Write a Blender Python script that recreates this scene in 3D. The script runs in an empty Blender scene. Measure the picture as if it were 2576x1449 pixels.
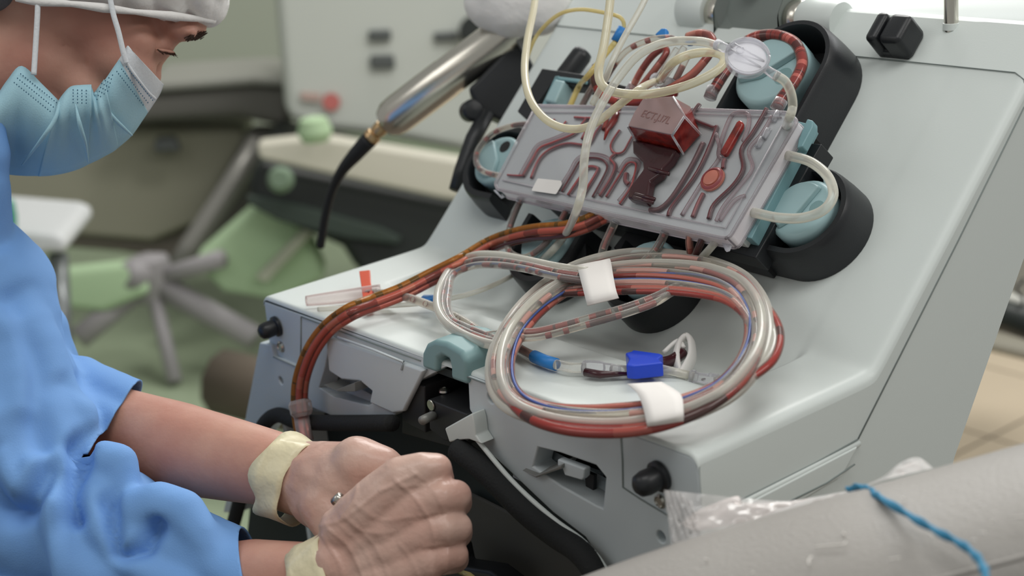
import bpy, bmesh, math, random
import numpy as np
from mathutils import Vector, Matrix
random.seed(4); rng = np.random.default_rng(4)
sc = bpy.context.scene
# ------------------------------------------------------------------ camera
# world frame: x along the machine's width, y towards its back, z up; z = 0 is the machine's shelf, floor at -0.95 (metres)
FPX = 4167.23
CAM = np.array([1.15317, -0.62929, 0.40818])
CF = np.array([-0.75312854, 0.58012774, -0.31024057])
CR = np.array([0.63107853, 0.77029288, -0.09159016])
CU = np.array([-0.18584211, 0.26476533, 0.94623572])
cd = bpy.data.cameras.new('camera'); cam = bpy.data.objects.new('camera', cd)
sc.collection.objects.link(cam); sc.camera = cam
cam.matrix_world = Matrix([[CR[0], CU[0], -CF[0], CAM[0]], [CR[1], CU[1], -CF[1], CAM[1]], [CR[2], CU[2], -CF[2], CAM[2]], [0, 0, 0, 1]])
cd.sensor_width = 36; cd.lens = FPX / 2576 * 36
cd.clip_start = 0.05; cd.clip_end = 60
cd.dof.use_dof = True; cd.dof.focus_distance = 1.17; cd.dof.aperture_fstop = 5.8
# ------------------------------------------------------------------ world and light
w = bpy.data.worlds.new('world'); sc.world = w; w.use_nodes = True
w.node_tree.nodes['Background'].inputs[0].default_value = (0.86, 0.87, 0.84, 1)
w.node_tree.nodes['Background'].inputs[1].default_value = 0.36
def area(name, loc, target, sx, sy, power, col):
    l = bpy.data.lights.new(name, 'AREA'); l.shape = 'RECTANGLE'; l.size = sx; l.size_y = sy; l.energy = power; l.color = col
    o = bpy.data.objects.new(name, l); sc.collection.objects.link(o); o.location = loc
    o.rotation_euler = (Vector(target) - Vector(loc)).to_track_quat('-Z', 'Y').to_euler(); return o
area('ceiling_or_fill_light', (-0.6, 1.9, 1.75), (0.1, 0.1, 0), 1.3, 0.9, 48, (1, 0.99, 0.965))
area('ceiling_or_fill_light', (-2.6, 2.2, 1.75), (-2.6, 2.2, 0), 1.2, 0.6, 32, (1, 0.985, 0.95))
area('ceiling_or_fill_light', (0.9, -0.3, 1.75), (0.5, 0, 0), 1.2, 0.6, 10, (1, 0.99, 0.965))
area('ceiling_or_fill_light', (2.1, 0.9, 1.6), (0.5, 0.2, -0.1), 1.2, 0.6, 15, (1, 0.975, 0.94))  # warm fill added at the right to brighten the machine's side, no real panel
area('back_light', (0.2, 3.4, 1.1), (0.2, 0, 0), 1.6, 1.2, 14, (0.97, 0.985, 1))  # area light added behind the machine for highlights on the shelf
area('ceiling_or_fill_light', (-0.5, -1.6, 1.6), (-0.1, -0.1, 0.05), 1.2, 0.8, 5.5, (1, 0.985, 0.96))  # weak fill added at front left to lift the dark forearm, no real panel
vs = sc.view_settings; vs.view_transform = 'Standard'; vs.look = 'None'; vs.exposure = 0.0; vs.gamma = 1; vs.use_curve_mapping = False
sc.cycles.transparent_max_bounces = 40; sc.cycles.max_bounces = 10

# ------------------------------------------------------------------ measuring helpers
A = 0.76642; D = 0.16478; W = 0.50
cA, sA = math.cos(A), math.sin(A)
NS = np.array([0, -sA, cA]); VS = np.array([0, cA, sA])
def ray(x, y): return CF + CR*(x-1288)/FPX - CU*(y-724.5)/FPX
def onplane(x, y, p0, n):
    d = ray(x, y); return CAM + d*((np.array(p0)-CAM) @ n/(d @ n))
def S(x, y, w=0): return onplane(x, y, np.array([0, D, 0]) + NS*w, NS)     # point on the sloping panel, w above it
def H(x, y, z=0): return onplane(x, y, (0, 0, z), np.array([0, 0, 1.]))    # level plane
def F(x, y, o=0): return onplane(x, y, (0, -o, 0), np.array([0, 1., 0]))   # front plane, o before it
def X(x, y, px=0.5): return onplane(x, y, (px, 0, 0), np.array([1., 0, 0]))
def Q(x, y, d): return CAM + ray(x, y)*d                                   # at distance d
def P(u, v, w=0): return np.array([u, D + v*cA - w*sA, v*sA + w*cA])
_c0 = S(1600, 650, .046); _c1 = H(1500, 1085, .007)
NC = np.cross([1, 0, 0], _c0-_c1); NC = NC/np.linalg.norm(NC)
def K(x, y, o=0): return onplane(x, y, _c1 + NC*o, NC)                     # plane the coil lies in
def PT(spec):                                                              # list of ('S',x,y,w) -> points
    return [{'S': S, 'H': H, 'F': F, 'Q': Q, 'K': K, 'X': X, 'P': P}[s[0]](*s[1:]) for s in spec]
def lin(c): c = c/255; return c/12.92 if c <= .04045 else ((c+.055)/1.055)**2.4
def rgb(r, g, b): return (lin(r), lin(g), lin(b), 1)

# ------------------------------------------------------------------ materials
def mat(name, col, rough=.5, metal=0, coat=0, var=0, vscale=30, bump=0, bscale=200, sss=0, stretch=None, trans=0, ior=1.45, spec=.5, col2=None):
    m = bpy.data.materials.new(name); m.use_nodes = True; nt = m.node_tree; b = nt.nodes['Principled BSDF']
    b.inputs['Base Color'].default_value = col; b.inputs['Roughness'].default_value = rough; b.inputs['Metallic'].default_value = metal
    b.inputs['Coat Weight'].default_value = coat; b.inputs['Specular IOR Level'].default_value = spec
    b.inputs['Transmission Weight'].default_value = trans; b.inputs['IOR'].default_value = ior
    if sss: b.inputs['Subsurface Weight'].default_value = sss; b.inputs['Subsurface Radius'].default_value = (.012, .005, .003); b.inputs['Subsurface Scale'].default_value = .5
    tc = nt.nodes.new('ShaderNodeTexCoord'); mp = nt.nodes.new('ShaderNodeMapping'); nt.links.new(tc.outputs['Object'], mp.inputs[0])
    if stretch: mp.inputs['Scale'].default_value = stretch
    if var:
        n = nt.nodes.new('ShaderNodeTexNoise'); n.inputs['Scale'].default_value = vscale; n.inputs['Detail'].default_value = 4
        nt.links.new(mp.outputs[0], n.inputs[0])
        r = nt.nodes.new('ShaderNodeValToRGB'); c2 = col2 or tuple(max(0, c*(1-var)) for c in col[:3]) + (1,)
        r.color_ramp.elements[0].position = .35; r.color_ramp.elements[1].position = .65
        r.color_ramp.elements[0].color = c2; r.color_ramp.elements[1].color = col
        nt.links.new(n.outputs[0], r.inputs[0]); nt.links.new(r.outputs[0], b.inputs['Base Color'])
    if bump:
        n = nt.nodes.new('ShaderNodeTexNoise'); n.inputs['Scale'].default_value = bscale; n.inputs['Detail'].default_value = 3
        nt.links.new(mp.outputs[0], n.inputs[0])
        bp = nt.nodes.new('ShaderNodeBump'); bp.inputs['Strength'].default_value = bump; bp.inputs['Distance'].default_value = .002
        nt.links.new(n.outputs[0], bp.inputs['Height']); nt.links.new(bp.outputs[0], b.inputs['Normal'])
    return m
def clear(name, tint, face, edge=1.0, rough=.12, body=(.8, .8, .78, 1)):
    """thin clear plastic: straight-through light tinted by `tint`, haze of colour `body`, more of it at grazing angles (Fresnel)"""
    m = bpy.data.materials.new(name); m.use_nodes = True; nt = m.node_tree; b = nt.nodes['Principled BSDF']
    b.inputs['Base Color'].default_value = body; b.inputs['Roughness'].default_value = rough; b.inputs['Specular IOR Level'].default_value = .7
    t = nt.nodes.new('ShaderNodeBsdfTransparent'); t.inputs[0].default_value = tint
    f = nt.nodes.new('ShaderNodeFresnel'); f.inputs[0].default_value = 1.45
    ma = nt.nodes.new('ShaderNodeMath'); ma.operation = 'MULTIPLY_ADD'; ma.use_clamp = True
    ma.inputs[1].default_value = edge; ma.inputs[2].default_value = face
    nt.links.new(f.outputs[0], ma.inputs[0])
    mx = nt.nodes.new('ShaderNodeMixShader'); nt.links.new(ma.outputs[0], mx.inputs[0]); nt.links.new(t.outputs[0], mx.inputs[1]); nt.links.new(b.outputs[0], mx.inputs[2])
    nt.links.new(mx.outputs[0], nt.nodes['Material Output'].inputs[0]); return m
def fluid(name, cols, scale, thr=None, seed=0.0, detail=1, clearcol=(.95, .93, .9, 1)):
    """liquid column in a tube, broken into slugs along its length (UV u is metres of tube)"""
    m = bpy.data.materials.new(name); m.use_nodes = True; nt = m.node_tree; b = nt.nodes['Principled BSDF']
    b.inputs['Roughness'].default_value = .15
    uv = nt.nodes.new('ShaderNodeUVMap'); sx = nt.nodes.new('ShaderNodeSeparateXYZ'); nt.links.new(uv.outputs[0], sx.inputs[0])
    n = nt.nodes.new('ShaderNodeTexNoise'); n.noise_dimensions = '1D'; n.inputs['Scale'].default_value = scale; n.inputs['Detail'].default_value = detail
    ad = nt.nodes.new('ShaderNodeMath'); ad.inputs[1].default_value = seed; nt.links.new(sx.outputs[0], ad.inputs[0]); nt.links.new(ad.outputs[0], n.inputs['W'])
    r = nt.nodes.new('ShaderNodeValToRGB'); r.color_ramp.interpolation = 'CONSTANT'
    el = r.color_ramp.elements
    el[0].position = 0; el[0].color = cols[0][1]; el[1].position = cols[1][0]; el[1].color = cols[1][1]
    for p, c in cols[2:]:
        e = el.new(p); e.color = c
    nt.links.new(n.outputs[0], r.inputs[0]); nt.links.new(r.outputs[0], b.inputs['Base Color'])
    if thr is not None:
        t = nt.nodes.new('ShaderNodeBsdfTransparent'); t.inputs[0].default_value = clearcol
        g = nt.nodes.new('ShaderNodeMath'); g.operation = 'GREATER_THAN'; g.inputs[1].default_value = thr; nt.links.new(n.outputs[0], g.inputs[0])
        mx = nt.nodes.new('ShaderNodeMixShader'); nt.links.new(g.outputs[0], mx.inputs[0]); nt.links.new(t.outputs[0], mx.inputs[2]); nt.links.new(b.outputs[0], mx.inputs[1])
        nt.links.new(mx.outputs[0], nt.nodes['Material Output'].inputs[0])
    return m
M = {}
def shl(m_, core): return 'gclear' if m_ == 'clear' and core in ('red', 'salmon', 'rust', 'froth') else m_
M['shell'] = mat('shell_plastic', rgb(214, 221, 218), .42, bump=.03, bscale=900)
M['fascia'] = mat('fascia_plastic', rgb(200, 208, 211), .45, bump=.03, bscale=900)
M['seam'] = mat('seam_shadow_gap', rgb(128, 136, 134), .8)
M['recess'] = mat('recess_plastic', rgb(186, 197, 203), .5)
M['black'] = mat('black_plastic', rgb(34, 36, 39), .38, bump=.05, bscale=900)
M['blackmatte'] = mat('black_metal', rgb(40, 41, 43), .5)
M['foam'] = mat('black_foam', rgb(30, 32, 33), .8, bump=.3, bscale=500)
M['cavity'] = mat('chamber_dark', rgb(38, 48, 48), .7)
M['cavity2'] = mat('chamber_grey', rgb(78, 78, 74), .7)
M['teal'] = mat('teal_plastic', rgb(160, 190, 194), .4, coat=.1)
M['tealdark'] = mat('teal_guard_plastic', rgb(128, 160, 162), .45)
M['tealbar'] = mat('teal_anodised', rgb(120, 158, 164), .35)
M['steel'] = mat('steel', rgb(190, 188, 180), .28, 1)
M['lever'] = mat('lever_steel', rgb(138, 138, 134), .45, .35)
M['chrome'] = mat('chrome', rgb(216, 212, 202), .24, 1)
M['greyhinge'] = mat('hinge_plastic', rgb(122, 130, 126), .5)
M['paper'] = mat('white_paper', rgb(236, 232, 228), .75)
M['clear'] = clear('clear_tube', (.96, .96, .95, 1), .10, 1.5, body=rgb(242, 240, 234))
M['gclear'] = clear('glossy_clear_tube', (1, .985, .98, 1), .02, .9, .08, body=rgb(236, 214, 206))
M['clearw'] = clear('milky_tube', (.94, .94, .92, 1), .32, 1.3, body=rgb(244, 242, 232))
M['cream'] = clear('cream_tube', (.94, .92, .84, 1), .42, 1.2, body=rgb(242, 236, 212))
M['yellow'] = clear('yellow_tube', (.96, .9, .66, 1), .42, 1.0, body=rgb(232, 216, 150))
M['tray'] = clear('clear_tray', (.96, .96, .97, 1), .14, 1.0, .2, body=rgb(222, 224, 226))
M['trayrim'] = clear('clear_tray_rim', (.95, .94, .95, 1), .14, 1.6, .1, body=rgb(228, 222, 226))
M['clearhard'] = clear('clear_hard_plastic', (.97, .97, .98, 1), .12, 1.8, .08, body=rgb(240, 240, 244))
M['channel'] = clear('channel_wall', (.92, .88, .89, 1), .10, 1.1, .15, body=rgb(214, 196, 200))
M['reservoir'] = clear('reservoir_plastic', (.85, .68, .66, 1), .5, 1.0, .2, body=rgb(190, 160, 160))
M['bloodline'] = mat('blood_in_channel', rgb(172, 76, 76), .3, var=.4, vscale=60, col2=rgb(150, 84, 88))
M['channeldark'] = mat('dark_blood_in_channel', rgb(112, 56, 62), .3, var=.3, vscale=60)
M['blooddark'] = mat('dark_blood', rgb(66, 30, 36), .22, coat=.3, var=.3, vscale=40)
M['bloodred'] = mat('red_blood', rgb(156, 46, 38), .25, coat=.4, var=.5, vscale=90, col2=rgb(96, 22, 22))
M['bloodpink'] = mat('thin_blood', rgb(196, 120, 104), .3, coat=.3)
M['blue'] = mat('blue_plastic', rgb(44, 124, 196), .4)
M['blueclamp'] = mat('deep_blue_clamp', rgb(30, 70, 205), .35)
M['orange'] = clear('orange_clamp', (.95, .4, .3, 1), .72, .6, body=rgb(236, 104, 76))
M['pinksleeve'] = clear('pink_sleeve', (.97, .92, .91, 1), .22, 1.0, .3, body=rgb(246, 238, 236))
M['white'] = mat('white_plastic', rgb(232, 230, 226), .4)
M['filtermemb'] = mat('filter_membrane', rgb(252, 252, 255), .6)
M['amber'] = clear('amber_line', (.95, .82, .62, 1), .12, 1.0, body=rgb(222, 170, 100))
DK, RD, PK = rgb(88, 26, 30), rgb(160, 52, 46), rgb(214, 150, 136)
M['slugs1'] = fluid('blood_slugs', [(0, DK), (.42, RD), (.5, PK)], 40, .50, 1.3)
M['slugs2'] = fluid('blood_slugs_dense', [(0, DK), (.46, RD), (.56, PK)], 50, .58, 7.7)
M['slugs3'] = fluid('pale_blood_slugs', [(0, RD), (.38, PK), (.6, rgb(224, 190, 176))], 16, .50, 3.1)
M['red'] = fluid('red_column', [(0, rgb(70, 18, 22)), (.40, rgb(168, 44, 38)), (.62, rgb(186, 84, 72))], 22, None, 2.2)
M['salmon'] = fluid('salmon_column', [(0, rgb(150, 52, 44)), (.40, rgb(196, 112, 98)), (.55, rgb(214, 150, 134))], 14, None, 5.2)
M['bluestripe'] = mat('blue_stripe_line', rgb(70, 92, 158), .4)
M['rust'] = fluid('rust_column', [(0, rgb(150, 52, 40)), (.36, rgb(206, 96, 76)), (.60, rgb(216, 126, 98))], 20, None, 9.2)
M['bands'] = fluid('amber_with_dark_bands', [(0, rgb(70, 48, 20)), (.43, rgb(182, 120, 52)), (.6, rgb(196, 140, 66))], 90, None, 4.4)
M['froth'] = fluid('frothy_blood', [(0, rgb(84, 24, 28)), (.47, rgb(150, 50, 46)), (.58, rgb(206, 116, 106))], 90, None, 2.4, 4)
M['skin'] = mat('skin', rgb(198, 152, 134), .5, var=.25, vscale=18, col2=rgb(184, 130, 114), bump=.12, bscale=260, sss=.15)
M['glove'] = mat('latex_over_skin', rgb(204, 172, 158), .42, var=.2, vscale=26, col2=rgb(192, 152, 138), bump=.6, bscale=90, coat=.1)
M['cuff'] = mat('latex_cuff', rgb(222, 212, 178), .45, bump=.9, bscale=70, coat=.15)
M['gown'] = mat('blue_gown_cloth', rgb(116, 162, 220), .8, var=.1, vscale=3, bump=.12, bscale=900)
M['mask'] = mat('mask_blue', rgb(164, 204, 218), .8, bump=.15, bscale=900)
M['maskw'] = mat('mask_white', rgb(214, 218, 222), .8, bump=.2, bscale=500)
M['maskdot'] = mat('mask_stitch', rgb(64, 104, 128), .8)
M['cap'] = mat('cap_fleece', rgb(226, 224, 222), .9, bump=.6, bscale=120)
M['hair'] = mat('brown_hair', rgb(66, 48, 38), .7)
M['eye'] = mat('eye_white', rgb(206, 200, 196), .2)
M['iris'] = mat('iris', rgb(50, 40, 34), .2)
M['vinyl'] = mat('grey_vinyl', rgb(160, 156, 151), .45, var=.05, vscale=3, bump=.2, bscale=420)
M['bluestring'] = mat('blue_string', rgb(52, 134, 172), .6, bump=.6, bscale=900)
M['lint'] = mat('white_lint', rgb(224, 220, 214), .8)
M['bag'] = clear('plastic_bag', (.95, .95, .95, 1), .3, 1.6, .12, body=rgb(226, 222, 220))
M['bagpaper'] = mat('bag_inner_sheet', rgb(226, 218, 214), .5)
M['blackcord'] = mat('black_cord', rgb(28, 30, 34), .6)
M['brass'] = mat('brass_collar', rgb(190, 160, 120), .3, .8)
M['floortile'] = mat('beige_floor_tile', rgb(206, 190, 166), .45, var=.06, vscale=4)
M['grout'] = mat('floor_grout', rgb(104, 94, 84), .8)
M['green'] = mat('green_linoleum', rgb(156, 170, 142), .35, var=.12, vscale=1.2)
M['wall'] = mat('wall_paint', rgb(190, 194, 180), .8)
M['boxwhite'] = mat('instrument_enamel', rgb(196, 200, 192), .5)
M['boxdark'] = mat('dark_slot', rgb(84, 88, 86), .6)
M['redmark'] = mat('red_mark', rgb(196, 110, 104), .6)
M['desk'] = mat('desk_cream', rgb(204, 200, 184), .5)
M['bgblack'] = mat('background_black', rgb(30, 36, 33), .5)
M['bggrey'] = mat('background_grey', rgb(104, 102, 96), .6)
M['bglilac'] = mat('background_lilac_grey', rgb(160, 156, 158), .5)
M['bgbeige'] = mat('background_beige', rgb(150, 148, 130), .7)
M['greencloth'] = mat('green_pad', rgb(180, 206, 166), .8)
M['tealcan'] = mat('teal_can', rgb(60, 150, 128), .6)

# ------------------------------------------------------------------ object helpers
ORG = {}
COL = sc.collection
def new(name, verts, faces, m, parent=None, smooth=False, uv=None, origin=None):
    v = np.array(verts, float)
    if parent is None and origin is None: origin = np.array([v[:, 0].mean(), v[:, 1].mean(), v[:, 2].min()])
    po = ORG[parent.name] if parent is not None else np.zeros(3)
    if origin is None: origin = po
    me = bpy.data.meshes.new(name); me.from_pydata((v-origin).tolist(), [], [list(map(int, f)) for f in faces])
    if uv is not None:
        l = me.uv_layers.new(name='UVMap'); vi = np.empty(len(me.loops), int); me.loops.foreach_get('vertex_index', vi)
        l.data.foreach_set('uv', np.array(uv, float)[vi].ravel())
    if smooth: me.polygons.foreach_set('use_smooth', [True]*len(me.polygons))
    me.materials.append(m); me.update()
    o = bpy.data.objects.new(name, me); COL.objects.link(o); o.location = tuple(origin-po)
    if parent is not None: o.parent = parent
    ORG[o.name] = np.array(origin, float); return o
def tag(o, label=None, cat=None, group=None, kind=None):
    if label: o['label'] = label
    if cat: o['category'] = cat
    if group: o['group'] = group
    if kind: o['kind'] = kind
    return o
def thing(name, label, cat, loc, group=None):
    o = bpy.data.objects.new(name, None); COL.objects.link(o); o.location = tuple(loc); o.empty_display_size = .02
    ORG[o.name] = np.array(loc, float); return tag(o, label, cat, group)
def normals(o):
    bm = bmesh.new(); bm.from_mesh(o.data); bmesh.ops.recalc_face_normals(bm, faces=bm.faces); bm.to_mesh(o.data); bm.free(); return o
def bevel(o, r, seg=3, ang=40):
    b = o.modifiers.new('bevel', 'BEVEL'); b.width = r; b.segments = seg; b.limit_method = 'ANGLE'; b.angle_limit = math.radians(ang)
    for p in o.data.polygons: p.use_smooth = True
    n = o.modifiers.new('wn', 'WEIGHTED_NORMAL'); n.keep_sharp = True
    return o
def prism(name, pts, vec, m, parent=None, bev=0, seg=2, top=None):
    a = np.array(pts, float); b = (a + np.array(vec)) if top is None else np.array(top, float); n = len(a)
    fs = [list(range(n))[::-1], list(range(n, 2*n))] + [[i, (i+1) % n, n+(i+1) % n, n+i] for i in range(n)]
    o = normals(new(name, np.vstack([a, b]), fs, m, parent))
    if bev: bevel(o, bev, seg)
    return o
def boxw(name, lo, hi, m, parent=None, bev=0):
    x0, y0, z0 = lo; x1, y1, z1 = hi
    return prism(name, [(x0, y0, z0), (x1, y0, z0), (x1, y1, z0), (x0, y1, z0)], (0, 0, z1-z0), m, parent, bev)
def obox(name, c, ax, half, m, parent=None, bev=0):
    a = [np.array(v, float)/np.linalg.norm(v) for v in ax]; c = np.array(c, float)
    q = [c + a[0]*half[0]*i + a[1]*half[1]*j - a[2]*half[2] for i, j in ((-1, -1), (1, -1), (1, 1), (-1, 1))]
    return prism(name, q, a[2]*half[2]*2, m, parent, bev)
def catmull(pts, per=8, closed=False):
    p = np.array(pts, float); n = len(p); out = []
    idx = range(n if closed else n-1)
    for i in idx:
        if closed: a, b, c, d = p[(i-1) % n], p[i], p[(i+1) % n], p[(i+2) % n]
        else: a, b, c, d = p[max(i-1, 0)], p[i], p[i+1], p[min(i+2, n-1)]
        for k in range(per):
            t = k/per
            out.append(.5*((2*b) + (-a+c)*t + (2*a-5*b+4*c-d)*t*t + (-a+3*b-3*c+d)*t**3))
    if not closed: out.append(p[-1])
    return np.array(out)
def tubemesh(path, r, ns=10, closed=False, caps=True, ry=None, up=None):
    p = np.array(path, float); n = len(p); r = np.ones(n)*r if np.isscalar(r) else np.interp(np.linspace(0, 1, n), np.linspace(0, 1, len(r)), r)
    t = np.roll(p, -1, 0)-np.roll(p, 1, 0)
    if not closed: t[0] = p[1]-p[0]; t[-1] = p[-1]-p[-2]
    t /= np.linalg.norm(t, axis=1)[:, None]+1e-12
    nrm = np.array(up, float) if up is not None else np.array([.13, .21, .97]); N = []
    for i in range(n):
        base = np.array(up, float) if up is not None else nrm
        nrm = base - t[i]*(base @ t[i]); nrm /= np.linalg.norm(nrm)+1e-12; N.append(nrm)
    N = np.array(N); B = np.cross(t, N)
    s = np.concatenate([[0], np.cumsum(np.linalg.norm(np.diff(p, axis=0), axis=1))])
    V, U = [], []
    for i in range(n):
        for k in range(ns):
            a = 2*math.pi*k/ns; rr = r[i]*(ry or 1)
            V.append(p[i] + N[i]*math.cos(a)*rr + B[i]*math.sin(a)*r[i]); U.append((s[i], k/ns))
    Fs = []
    for i in range(n if closed else n-1):
        j = (i+1) % n
        for k in range(ns):
            l = (k+1) % ns; Fs.append([i*ns+k, i*ns+l, j*ns+l, j*ns+k])
    if caps and not closed: Fs += [list(range(ns))[::-1], [(n-1)*ns+k for k in range(ns)]]
    return V, Fs, U
def tube(name, path, r, m, parent=None, ns=10, closed=False, per=8, raw=False, **kw):
    p = np.array(path) if raw else catmull(path, per, closed)
    V, Fs, U = tubemesh(p, r, ns, closed, **kw)
    return new(name, V, Fs, m, parent, smooth=True, uv=U)
def line(name, spec, r, m, core=None, parent=None, corer=.68, per=8, label=None, cat=None, group=None, ns=10):
    """a flexible line: outer wall plus, where the photograph shows liquid, the liquid column as its child"""
    pts = catmull(PT(spec) if isinstance(spec[0], tuple) and isinstance(spec[0][0], str) else spec, per)
    o = tube(name, pts, r, m, parent, raw=True, ns=ns)
    if label: tag(o, label, cat, group)
    if core is not None:
        if parent is None or parent.parent is None:
            c = tube('liquid_column', pts, r*corer, core, o, raw=True, ns=8)
        else: c = tube('liquid_column', pts, r*corer, core, parent, raw=True, ns=8)
    return o
def lathe(name, c, axis, prof, m, parent=None, ns=32, smooth=True, ref=None):
    a = np.array(axis, float); a /= np.linalg.norm(a); t = np.array(ref if ref is not None else ([1, 0, 0] if abs(a[0]) < .8 else [0, 1, 0]), float)
    e1 = np.cross(a, t); e1 /= np.linalg.norm(e1); e2 = np.cross(a, e1); V = []
    for r, h in prof:
        for k in range(ns):
            q = 2*math.pi*k/ns; V.append(np.array(c)+a*h+(e1*math.cos(q)+e2*math.sin(q))*r)
    n = len(prof)
    Fs = [[i*ns+k, i*ns+(k+1) % ns, (i+1)*ns+(k+1) % ns, (i+1)*ns+k] for i in range(n-1) for k in range(ns)]
    Fs += [list(range(ns))[::-1], [(n-1)*ns+k for k in range(ns)]]
    o = normals(new(name, V, Fs, m, parent, smooth=smooth))
    if smooth:
        e = o.modifiers.new('es', 'EDGE_SPLIT'); e.split_angle = math.radians(40)
    return o
def grid(name, G, m, parent=None, closed_u=False, uv=False, thick=0):
    G = np.array(G); a, b = G.shape[:2]
    Fs = [[i*b+j, i*b+j+1, ((i+1) % a)*b+j+1, ((i+1) % a)*b+j] for i in range(a if closed_u else a-1) for j in range(b-1)]
    o = new(name, G.reshape(-1, 3), Fs, m, parent, smooth=True)
    if thick:
        s = o.modifiers.new('thick', 'SOLIDIFY'); s.thickness = thick; s.offset = 0
    return o
def cut(o, cutters):
    """subtract solids for good, then delete them"""
    for c in cutters:
        b = o.modifiers.new('cut', 'BOOLEAN'); b.object = c; b.operation = 'DIFFERENCE'; b.solver = 'EXACT'
    mv = [(m_.name) for m_ in o.modifiers if m_.type == 'BEVEL' or m_.type == 'WEIGHTED_NORMAL']
    bv = [(m_.width, m_.segments) for m_ in o.modifiers if m_.type == 'BEVEL']
    for n_ in mv: o.modifiers.remove(o.modifiers[n_])
    bpy.context.view_layer.update()
    ev = o.evaluated_get(bpy.context.evaluated_depsgraph_get()); me = bpy.data.meshes.new_from_object(ev)
    o.modifiers.clear(); o.data = me
    for c in cutters: bpy.data.objects.remove(c, do_unlink=True)
    if bv: bevel(o, *bv[0])
    return o
_SPH = None
def blob_mesh(name, blobs, m, parent=None, voxel=.004, smooth=6, disp=None, origin=None, bisect=None):
    """one continuous surface from overlapping balls: blobs = list of (centre, radius or (radii), axes)"""
    global _SPH
    if _SPH is None:
        bm = bmesh.new(); bmesh.ops.create_icosphere(bm, subdivisions=3, radius=1)
        _SPH = (np.array([v.co[:] for v in bm.verts]), [[v.index for v in f.verts] for f in bm.faces]); bm.free()
    V, Fs, off = [], [], 0
    for b in blobs:
        c, r = np.array(b[0]), b[1]; s = _SPH[0]*r if np.isscalar(r) else (_SPH[0]*np.array(r)) @ (np.array(b[2]) if len(b) > 2 else np.eye(3))
        V.append(s+c); Fs += [[i+off for i in f] for f in _SPH[1]]; off += len(s)
    V = np.vstack(V); me = bpy.data.meshes.new('tmp'); me.from_pydata(V.tolist(), [], Fs)
    t = bpy.data.objects.new('tmp', me); COL.objects.link(t)
    r = t.modifiers.new('r', 'REMESH'); r.mode = 'VOXEL'; r.voxel_size = voxel; r.use_smooth_shade = True
    s = t.modifiers.new('s', 'SMOOTH'); s.iterations = smooth; s.factor = .6
    bpy.context.view_layer.update(); ev = t.evaluated_get(bpy.context.evaluated_depsgraph_get()); me2 = bpy.data.meshes.new_from_object(ev)
    n = len(me2.vertices); co = np.empty(n*3); me2.vertices.foreach_get('co', co); co = co.reshape(-1, 3)
    nr = np.empty(n*3); me2.vertices.foreach_get('normal', nr); nr = nr.reshape(-1, 3)
    fs = [list(p.vertices) for p in me2.polygons]
    bpy.data.objects.remove(t, do_unlink=True)
    if disp is not None: co = co + nr*disp(co)[:, None]
    o = new(name, co, fs, m, parent, smooth=True, origin=origin)
    if bisect is not None:
        bm = bmesh.new(); bm.from_mesh(o.data); og = ORG[o.name]
        for cut_ in (bisect if isinstance(bisect, list) else [bisect]):
            p_, n_ = np.array(cut_[0])-og, np.array(cut_[1]); R_ = cut_[2] if len(cut_) > 2 else 9
            fs_ = [f for f in bm.faces if (f.calc_center_median()-Vector(p_)).length < R_]
            gm = list({v for f in fs_ for v in f.verts})+list({e for f in fs_ for e in f.edges})+fs_
            bmesh.ops.bisect_plane(bm, geom=gm, plane_co=p_, plane_no=-n_, clear_outer=True)
        bm.to_mesh(o.data); bm.free(); o.data.polygons.foreach_set('use_smooth', [True]*len(o.data.polygons))
    return o
def chain(pts, rads, step=.35):
    out = []; pts = [np.array(p) for p in pts]
    for i in range(len(pts)-1):
        L = np.linalg.norm(pts[i+1]-pts[i]); n = max(2, int(L/(step*min(rads[i], rads[i+1])))+1)
        for k in range(n+(i == len(pts)-2)):
            t = k/n; out.append((pts[i]*(1-t)+pts[i+1]*t, rads[i]*(1-t)+rads[i+1]*t))
    return out
def noise3(co, freq, seed=0, oct=3):
    r = np.random.default_rng(seed); v = np.zeros(len(co)); a = 1
    for o in range(oct):
        for _ in range(4):
            k = r.normal(size=3); k /= np.linalg.norm(k); v += a*np.sin(co @ k*freq*(2**o)*(0.7+.6*r.random())+r.random()*6.28)/4
        a *= .5
    return v

# ================================================================== SETTING
fl = tag(new('floor', [(-7, -2.5, -.953), (4, -2.5, -.953), (4, 6, -.953), (-7, 6, -.953)], [[0, 1, 2, 3]], M['grout']), kind='structure')
# beige tiles in the part of the floor that shows at the right; green sheet flooring at the left
tx = H(2490, 1100, -.95); td = H(2400, 1150, -.95)-tx; td[2] = 0; tdn = np.linalg.norm(td); te1 = (H(2576, 1060, -.95)-H(2400, 1150, -.95)); te1[2] = 0; te1 /= np.linalg.norm(te1)
te2 = np.array([-te1[1], te1[0], 0]); tile_me = None; TS = .30
tl0 = tx.copy()
for i in range(-7, 8):
    for j in range(-5, 7):
        c = tl0 + te1*(i+.5)*TS + te2*(j+.5)*TS; c[2] = -.953
        if c[0] < -1.25 or c[0] > .9 or c[1] > 3.6 or c[1] < .9: continue
        if tile_me is None:
            h = TS/2-.003
            q = [te1*a*h+te2*b*h for a, b in ((-1, -1), (1, -1), (1, 1), (-1, 1))]
            o = prism('tile', [c+k for k in q], (0, 0, .004), M['floortile'], fl, .0012, 1)
            tile_me = o.data; tile_o = o.location.copy(); t_c = c.copy(); t0 = o
        else:
            o = t0.copy(); COL.objects.link(o); o.location = tuple(np.array(tile_o)+(c-t_c)); o.parent = fl
tag(boxw('green_flooring', (-6.2, -2, -.953), (-1.28, 4.9, -.949), M['green'], fl), kind=None)
wdir = np.array([-.79, .61, 0]); wp = np.array([.61, .79, 0]); wc = np.array([1.15, -.63, 0]) + wdir*6.3; wc[2] = -.95
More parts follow.
